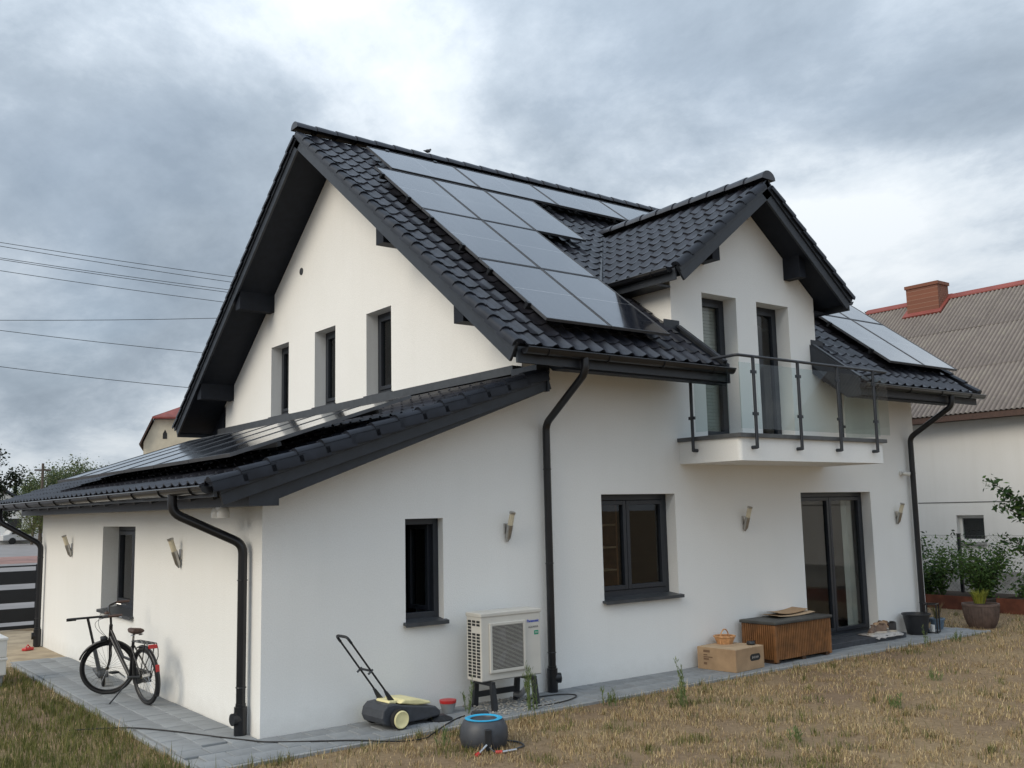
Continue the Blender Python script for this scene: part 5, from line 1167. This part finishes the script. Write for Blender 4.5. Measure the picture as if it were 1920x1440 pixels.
# planter grass and pot twigs
def tuft(name, label, cat, loc, n, h, spread, cols, seed, w=.008):
    r = np.random.default_rng(seed); a = r.uniform(0, 6.28, n); q = spread*np.sqrt(r.uniform(0, 1, n)); base = np.stack([q*np.cos(a), q*np.sin(a), np.zeros(n)], 1)
    hh = h*r.uniform(.5, 1, n); out = np.stack([np.cos(a), np.sin(a), np.zeros(n)], 1); side = np.stack([-np.sin(a), np.cos(a), np.zeros(n)], 1)
    mid = base+out*(hh*.18)[:, None]; mid[:, 2] += hh*.65; tip = base+out*(hh*.5)[:, None]; tip[:, 2] += hh
    v = np.stack([base-side*w/2, base+side*w/2, mid-side*w*.4, mid+side*w*.4, tip], 1).reshape(-1, 3); f = (np.arange(n)[:, None, None]*5+np.array([[0, 1, 3], [0, 3, 2], [2, 3, 4]])[None]).reshape(-1, 3)
    me = bpy.data.meshes.new(name); me.from_pydata(v.tolist(), [], f.tolist()); c = np.asarray(cols)[r.integers(0, len(cols), n)]*r.uniform(.7, 1.3, n)[:, None]
    at = me.color_attributes.new('Col', 'FLOAT_COLOR', 'POINT'); at.data.foreach_set('color', np.repeat(np.concatenate([c, np.ones((n, 1))], 1), 5, 0).astype(np.float32).ravel()); me.materials.append(M['blade'])
    o = bpy.data.objects.new(name, me); COL.objects.link(o); o.location = loc; return tag(o, label, cat)
tuft('ornamental_grass', 'yellow-green grass tuft growing in the brown planter', 'grass tuft', (12.60, -.42, .40), 260, .26, .09, [(.30, .30, .05), (.22, .24, .05)], 3)
tuft('dry_plant', 'dry twiggy plant in the blue flower pot', 'plant', (11.66, -.17, PH+.17), 60, .3, .05, [(.16, .10, .06), (.12, .12, .05)], 4, .006)
# weeds
def weed(label, loc, h, n, seed, cols=GL):
    t = thing('weed', label, 'weed', loc, 0, 'green weeds along the paving'); r = np.random.default_rng(seed); m = MB(); P = []
    for k in range(n):
        a = r.uniform(0, 6.28); q = r.uniform(.02, .09); hh = h*(1 if k == 0 else r.uniform(.35, .9)); b = Vector((q*math.cos(a), q*math.sin(a), 0)); e_ = b+Vector((r.normal()*.05*h*2, r.normal()*.05*h*2, hh))
        m.tube([b, b.lerp(e_, .5)+Vector((r.normal()*.01, r.normal()*.01, 0)), e_], [.005, .004, .0015], 5)
        for j in range(int(55*hh/.4)+8): f = r.uniform(.02, 1); P.append(np.array(b.lerp(e_, f))+r.normal(size=3)*.008)
    m.build('stem', 'stalk', t); inst('foliage', leaf_mesh('leaves', np.array(P), .007, cols, up=0, elong=7, seed=seed, rise=2.6), t, Matrix.Identity(4))
GW2 = [(.11, .17, .055), (.14, .20, .07), (.17, .20, .08)]
weed('tall twin-spiked green weed in the lawn below the kitchen window', (4.12, -1.55, 0), .50, 6, 21, GW2)
weed('tall green weed in front of the right heat pump legs', (2.72, -.72, PH), .50, 6, 22, GW2)
weed('green weed between the red tub and the heat pump', (2.13, -.35, PH), .38, 3, 23, GW2)
weed('short green weed at the kerb right of the main downpipe', (3.55, -.98, 0), .20, 4, 24, GW2)
weed('low green weed at the kerb in front of the terrace door', (10.72, -1.0, 0), .16, 5, 25, GW2)
weed('tiny spiky weed at the kerb near the planter', (9.9, -1.0, 0), .28, 2, 26, GW2)
weed('green weed left of the hose reel', (1.22, -1.28, 0), .16, 4, 27, GW2)
weed('small green weed in the dry lawn at the lower right', (5.6, -3.1, 0), .14, 6, 28, GW2)
weed('small green weed in the dry lawn at the lower centre', (3.7, -3.3, 0), .13, 5, 29, GW2)
weed('small green weed in the dry lawn on the far right', (7.4, -2.55, 0), .12, 5, 30, GW2)
# ================================================================== LAWN
def vnoise(x, y, sc, seed):
    r = np.random.default_rng(seed); T = r.random((64, 64)); x = x*sc+100; y = y*sc+100; i = np.floor(x).astype(int); j = np.floor(y).astype(int); fx = x-i; fy = y-j; fx = fx*fx*(3-2*fx); fy = fy*fy*(3-2*fy)
    g_ = lambda a, b: T[a % 64, b % 64]
    return (g_(i, j)*(1-fx)+g_(i+1, j)*fx)*(1-fy)+(g_(i, j+1)*(1-fx)+g_(i+1, j+1)*fx)*fy
def lawn():
    r = np.random.default_rng(5); N = 900000
    x = r.uniform(-4.5, 17.5, N); y = r.uniform(-5.2, 9.2, N)
    d = np.hypot(x-CAMP.x, y-CAMP.y); keep = r.random(N) < np.clip((8.2/d)**1.7, 0, 1)
    inside = (x > PX0-.07) & (y > PY0-.07) & (x < 12.2) ; keep &= ~inside
    keep &= ~((x > 14.85) & (y > -5)); keep &= ~((x > -1.7) & (y > 6.9) & (x < 1)); keep &= ~(x > 17.3)
    C_ = np.array(CAMP); pr = np.stack([x, y, np.zeros(N)], 1)-C_; dep = pr @ np.array(fw); u = 960+FPX*(pr @ np.array(cr))/dep; v = 720-FPX*(pr @ np.array(cu))/dep
    keep &= (dep > 1) & (u > -700) & (u < 2700) & (v < 1750)
    x, y = x[keep], y[keep]; n = len(x)
    big_ = vnoise(x, y, .55, 1)*.6+vnoise(x, y, 1.7, 2)*.4; fine = vnoise(x, y, 4.5, 3)*.6+vnoise(x, y, 11, 4)*.4
    left = np.clip((-.75-x)/.3, 0, 1)
    dkx = np.maximum.reduce([PX0-x, PY0-y, np.zeros(n)]); edge = np.exp(-dkx/.22)*(dkx > 0)
    dens = np.clip((fine-.28)*3.2+left*.35+edge*.5, .03, 1)*np.clip(1.15-(big_-.5)*1.3+left*.3, .12, 1)
    k = r.random(n) < dens; x, y, big_, fine, left, edge = [q[k] for q in (x, y, big_, fine, left, edge)]; n = len(x)
    # matted tufts: many blades from one crown
    ti = r.choice(n, 1500, replace=False); tw = vnoise(x[ti], y[ti], 1.3, 21)+edge[ti]*.5; ti = ti[tw > .47]; rep_ = r.integers(10, 34, len(ti)); src = np.repeat(ti, rep_)
    rad_ = np.repeat(r.uniform(.012, .045, len(ti)), rep_)
    tx, ty = x[src]+r.normal(size=len(src))*rad_, y[src]+r.normal(size=len(src))*rad_
    okp = ~((tx > PX0-.05) & (ty > PY0-.05) & (tx < 12.2)); tx, ty, src = tx[okp], ty[okp], src[okp]
    tuftg = np.concatenate([np.zeros(n), (r.random(len(ti)) < .16)[np.searchsorted(np.cumsum(rep_), np.arange(len(okp)), side='right')][okp]*.75]); tfl = np.concatenate([np.zeros(n), np.ones(len(src))])
    x, y = np.concatenate([x, tx]), np.concatenate([y, ty]); big_, fine, left, edge = [np.concatenate([q, q[src]]) for q in (big_, fine, left, edge)]; n = len(x)
    green = np.clip(tuftg+left*.95*(.35+1.3*vnoise(x, y, 1.1, 7))+.06+edge*.22*vnoise(x, y, 2.3, 8)*2+(vnoise(x, y, 2.6, 9) > .80)*.5, 0, .95)
    isg = r.random(n) < green
    h = np.where(isg, r.uniform(.03, .075, n), r.uniform(.015, .062, n)*np.clip(.45+fine*1.1, .5, 1.4))*(1+edge*1.0*r.random(n)+left*.35)
    h *= np.where(r.random(n) < .014, 2.2, 1)*(1+tfl*.35)
    a = r.uniform(0, 6.28, n); lie = np.where(isg, r.uniform(.2, .8, n), np.where(r.random(n) < .6, r.uniform(.8, 2.2, n), r.uniform(.2, .9, n))); w = np.where(isg, .0042, .0034)*r.uniform(.7, 1.4, n)*(1+.05*np.hypot(x-CAMP.x, y-CAMP.y)-.3)
    o = np.stack([np.cos(a), np.sin(a), np.zeros(n)], 1); s = np.stack([-np.sin(a), np.cos(a), np.zeros(n)], 1); b = np.stack([x, y, np.zeros(n)], 1)
    cz, sz = np.cos(lie*.5), np.sin(lie*.5); cz2, sz2 = np.cos(np.clip(lie, 0, 1.5)), np.sin(np.clip(lie, 0, 1.5))
    mid = b+o*(h*.5*sz)[:, None]; mid[:, 2] += h*.5*cz+.004; tip = mid+o*(h*.5*sz2)[:, None]; tip[:, 2] += h*.5*cz2
    v = np.stack([b-s*w[:, None]*.5, b+s*w[:, None]*.5, mid-s*w[:, None]*.42, mid+s*w[:, None]*.42, tip], 1).reshape(-1, 3)
    f = (np.arange(n)[:, None, None]*5+np.array([[0, 1, 3], [0, 3, 2], [2, 3, 4]])[None]).reshape(-1, 3)
    straw = np.array([(.50, .38, .205), (.43, .315, .165), (.32, .225, .12), (.58, .46, .27), (.22, .155, .09)])[r.integers(0, 5, n)]; gr = np.array([(.11, .125, .04), (.15, .155, .052), (.20, .19, .068), (.085, .105, .035)])[r.integers(0, 4, n)]
    c = np.where(isg[:, None], gr, straw)*r.uniform(.75, 1.25, n)[:, None]
    me = bpy.data.meshes.new('grass'); nv = len(v); nf = len(f)
    me.vertices.add(nv); me.vertices.foreach_set('co', v.astype(np.float32).ravel()); me.loops.add(nf*3); me.loops.foreach_set('vertex_index', f.astype(np.int32).ravel()); me.polygons.add(nf); me.polygons.foreach_set('loop_start', np.arange(0, nf*3, 3, dtype=np.int32)); me.polygons.foreach_set('loop_total', np.full(nf, 3, np.int32)) if False else None
    me.update(calc_edges=True)
    at = me.color_attributes.new('Col', 'FLOAT_COLOR', 'POINT'); at.data.foreach_set('color', np.repeat(np.concatenate([c, np.ones((n, 1))], 1), 5, 0).astype(np.float32).ravel()); me.materials.append(M['blade'])
    o_ = bpy.data.objects.new('grass', me); COL.objects.link(o_); o_['kind'] = 'stuff'; o_['label'] = 'dry straw-coloured lawn with green patches'; print('blades', n)
lawn()
# ================================================================== LEFT: GATE, CRATES, STREET
gt = thing('gate', 'black metal gate of wide horizontal slats left of the wing', 'gate', (-3.2, 12.3, 0))
for z0, z1 in ((.03, .10), (.17, .43), (.54, .80), (.90, 1.15), (1.23, 1.26)): MB().box((0, -.012, z0), (3.7, .012, z1)).build('slat', 'gatebar', gt, bevel=.003)
for x in (.0, 1.85, 3.66): MB().box((x, .013, .02), (x+.06, .06, 1.27)).build('upright', 'gatebar', gt)
def crate(label, z, h, mat, inset=0):
    t = thing('storage_crate', label, 'crate', (-1.95, 5.25, z)); m = MB(); m.box((inset, inset, 0), (.69-inset, .55-inset, h)); m.build('crate_body', mat, t, bevel=.015)
    MB().box((-.01+inset, -.01+inset, h*.86), (.70-inset, .56-inset, h+.004)).build('crate_rim', mat, t, bevel=.008); return t
crate('concrete block under the white crates at the left edge', 0, .14, 'concrete', .03); crate('lower white plastic crate stacked at the left edge', .145, .22, 'opal'); crate('upper white plastic crate stacked at the left edge', .372, .25, 'opal')
ry_ = thing('red_toy', 'small red plastic toy lying on the sand by the gate', 'toy', (-.30, 8.9, .008), R(30)); m = MB(); m.prism([(-.08, -.05, 0), (.08, -.05, 0), (.1, .03, 0), (0, .07, 0), (-.09, .04, 0)], (0, 0, .045)); m.build('toy_body', 'red_p', ry_, bevel=.012); m = MB(); m.tube([(-.05, 0, .04), (0, 0, .09), (.05, 0, .04)], .01, 6); m.build('toy_handle', 'red_p', ry_)
def pray(px, py, dist):
    d = fw+cr*((px-960)/FPX)-cu*((py-720)/FPX); d /= math.hypot(d.x, d.y); return CAMP+d*dist
def car(name, label, loc, rz_, mat, hgt=1.45, L=4.3):
    t = thing(name, label, 'car', loc, rz_); p = [(-L/2, .35), (-L/2, .85), (-L/2+.5, .95), (-L/2+.9, hgt), (.3, hgt), (1.05, .95), (L/2-.1, .8), (L/2, .5), (L/2, .3)]
    MB().prism([(a, -.85, b) for a, b in p], (0, 1.7, 0)).build('body', mat, t, bevel=.06)
    for s_ in (-.86, .86): MB().prism([(-L/2+.75, s_, .95), (-L/2+1.0, s_, hgt-.1), (.22, s_, hgt-.1), (.85, s_, .95)], (0, .012*(1 if s_ > 0 else -1), 0)).build('side_window', 'ink', t)
    for x in (-1.3, 1.3):
        for s_ in (-.82, .82): MB().lathe([(.2, -.1), (.31, -.09), (.31, .09), (.2, .1)], seg=18, M4=Matrix.Translation((x, s_, .31)) @ Matrix.Rotation(R(90), 4, 'X')).build('wheel', 'rubber', t)
    return t
q = pray(44, 1003, 105); car('parked_car', 'white car parked far away on the street under the eave', (q.x, q.y, 0), R(10), 'carpaint')
q = pray(6, 1004, 108); car('parked_car', 'red car parked at the far left edge of the street', (q.x, q.y, 0), R(80), 'carred')
def far_tree(label, px, dist, h, rad, cols, seed, conifer=False):
    q = pray(px, 960, dist); t = thing('tree', label, 'tree', (q.x, q.y, 0), 0, 'trees along the far street'); r = np.random.default_rng(seed); m = MB(); P = []
    m.tube([(0, 0, 0), (.1, .05, h*.4), (0, 0, h*.8)], [h*.03, h*.022, h*.008], 8)
    if conifer:
        n = 2600; f = r.uniform(.08, 1, n); a = r.uniform(0, 6.28, n); lay = .75+.25*np.cos(f*38); q_ = (1-f)*rad*lay*np.sqrt(r.uniform(.1, 1, n)); P = np.stack([q_*np.cos(a), q_*np.sin(a), f*h-.15*q_], 1)
    else:
        for k in range(16):
            c = r.normal(size=3)*np.array([rad*.45, rad*.45, h*.17])+np.array([0, 0, h*.62]); m.tube([(0, 0, h*.35), tuple(c)], [h*.012, h*.004], 5); P.append(c+r.normal(size=(330, 3))*rad*.2)
        P = np.concatenate(P)
    m.build('trunk', 'bark', t); inst('crown', leaf_mesh('leaves', P, h*.017, cols, seed=seed, elong=1.6), t, Matrix.Identity(4)); return t
GF = [(.085, .115, .05), (.10, .13, .055), (.065, .095, .045), (.13, .145, .06)]
far_tree('broad far tree at the left end of the street trees', 52, 112, 7.0, 2.6, GF, 41)
far_tree('tall far tree behind the utility pole', 88, 118, 9.0, 3.0, GF, 42)
far_tree('rounded far tree right of the utility pole', 118, 116, 8.6, 3.4, GF, 43)
far_tree('far tree just above the wing roof panels', 150, 120, 9.0, 3.6, GF, 44)
far_tree('far tree at the right end, touching the wing roof', 176, 124, 8.2, 3.2, GF, 45)
far_tree('small dark far spruce near the left house', 27, 112, 6.3, 1.2, [(.03, .05, .028), (.04, .06, .03)], 46, True)
far_tree('dark tree cut by the left picture edge', -30, 60, 6.4, 1.3, [(.022, .032, .018), (.03, .042, .02)], 47)
far_tree('yellow-green bush tree below the far eave corner', 62, 100, 4.2, 2.0, [(.12, .14, .03), (.08, .11, .03)], 48)
q = pray(77, 960, 100); t = thing('utility_pole', 'dark wooden utility pole among the far trees', 'pole', (q.x, q.y, 0)); m = MB(); m.tube([(0, 0, 0), (0, 0, 7.4)], [.16, .11], 10); m.build('shaft', 'bark', t); MB().box((-.7, -.06, 6.7), (.7, .06, 6.85)).build('cross_arm', 'bark', t)
# far houses
def oriented(px, dist):
    q = pray(px, 960, dist); d = Vector((q.x-CAMP.x, q.y-CAMP.y, 0)).normalized(); return Matrix.Translation((q.x, q.y, 0)) @ Matrix(((d.y, d.x, 0, 0), (-d.x, d.y, 0, 0), (0, 0, 1, 0), (0, 0, 0, 1)))
t = thing('far_house', 'cream house with half-hipped red roof behind the main roof edge', 'house'); t.matrix_world = oriented(352, 90)
m = MB(); m.prism([(-3.75, 0, 0), (3.75, 0, 0), (3.75, 0, 8.7), (2.85, 0, 10.7), (-2.85, 0, 10.7), (-3.75, 0, 8.7)], (0, 9, 0)); m.build('wall', 'cream', t)
for s_ in (-1, 1):
    m = MB(); m.prism([(s_*4.05, -.5, 8.35), (s_*3.0, -.5, 10.75), (s_*3.0, 9.5, 10.75), (s_*4.05, 9.5, 8.35)], (s_*.06, 0, .16)); m.build('roof_slope', 'brown_l', t)
    m = MB(); m.prism([(s_*3.0, -.5, 10.78), (0, 3.2, 12.3), (0, 9.5, 12.3), (s_*3.0, 9.5, 10.78)], (0, 0, .16)); m.build('roof_slope', 'redroof', t)
m = MB(); m.prism([(-3.1, -.55, 10.72), (3.1, -.55, 10.72), (0, 3.2, 12.34)], (0, 0, .16)); m.build('hip', 'redroof', t)
MB().prism([(-2.2, -.03, 9.0), (-1.85, -.03, 9.0), (-1.85, -.03, 9.45), (-2.02, -.03, 9.8), (-2.2, -.03, 9.45)], (0, .1, 0)).build('window', 'ink', t)
MB().box((-3.4, .2, 9.2-1.1), (8, 1, 9.3-1.1)).build('cornice', 'redroof', t) if False else None
t = thing('far_house', 'low white house with dark gable roof at the far left edge', 'house'); t.matrix_world = oriented(-30, 105)
m = MB(); m.box((-4.6, 0, 0), (4.3, 8, 3.2)); m.prism([(-4.6, 0, 3.2), (4.3, 0, 3.2), (-.15, 0, 6.0)], (0, 8, 0)); m.build('wall', 'stucco2', t)
for s_ in (-1, 1): MB().prism([(s_*4.95-.15, -.5, 2.95), (-.15, -.5, 6.25), (-.15, 8.5, 6.25), (s_*4.95-.15, 8.5, 2.95)], (0, 0, .22)).build('roof_slope', 'dark', t)
MB().box((2.0, -.03, 1.2), (3.2, 0.02, 2.4)).build('window', 'ink', t)
# ================================================================== POWER LINES
wires = [((0, 601), (410, 597)), ((0, 455), (440, 520)), ((0, 462), (437, 530)), ((0, 484), (430, 544)), ((0, 487), (430, 549)), ((0, 508), (420, 567)), ((0, 620), (380, 662)), ((0, 688), (350, 727))]
nm = ['the nearly level faint one', 'topmost', 'second from the top', 'third from the top', 'fourth from the top', 'fifth from the top', 'sixth from the top', 'lowest']
for k, (a, b) in enumerate(wires):
    pa, pb = pray(*a, 38), pray(*b, 38+.0); d = pb-pa; p0, p1 = pa-d*1.2, pb+d*1.2; m = MB()
    m.tube([p0.lerp(p1, i/14)-Vector((0, 0, .35*(1-(2*i/14-1)**2)-.33)) for i in range(15)], .011, 5); tag(m.build('power_line', 'wire'), f'thin overhead power line in the left sky, {nm[k]}', 'power line', 'overhead power lines')
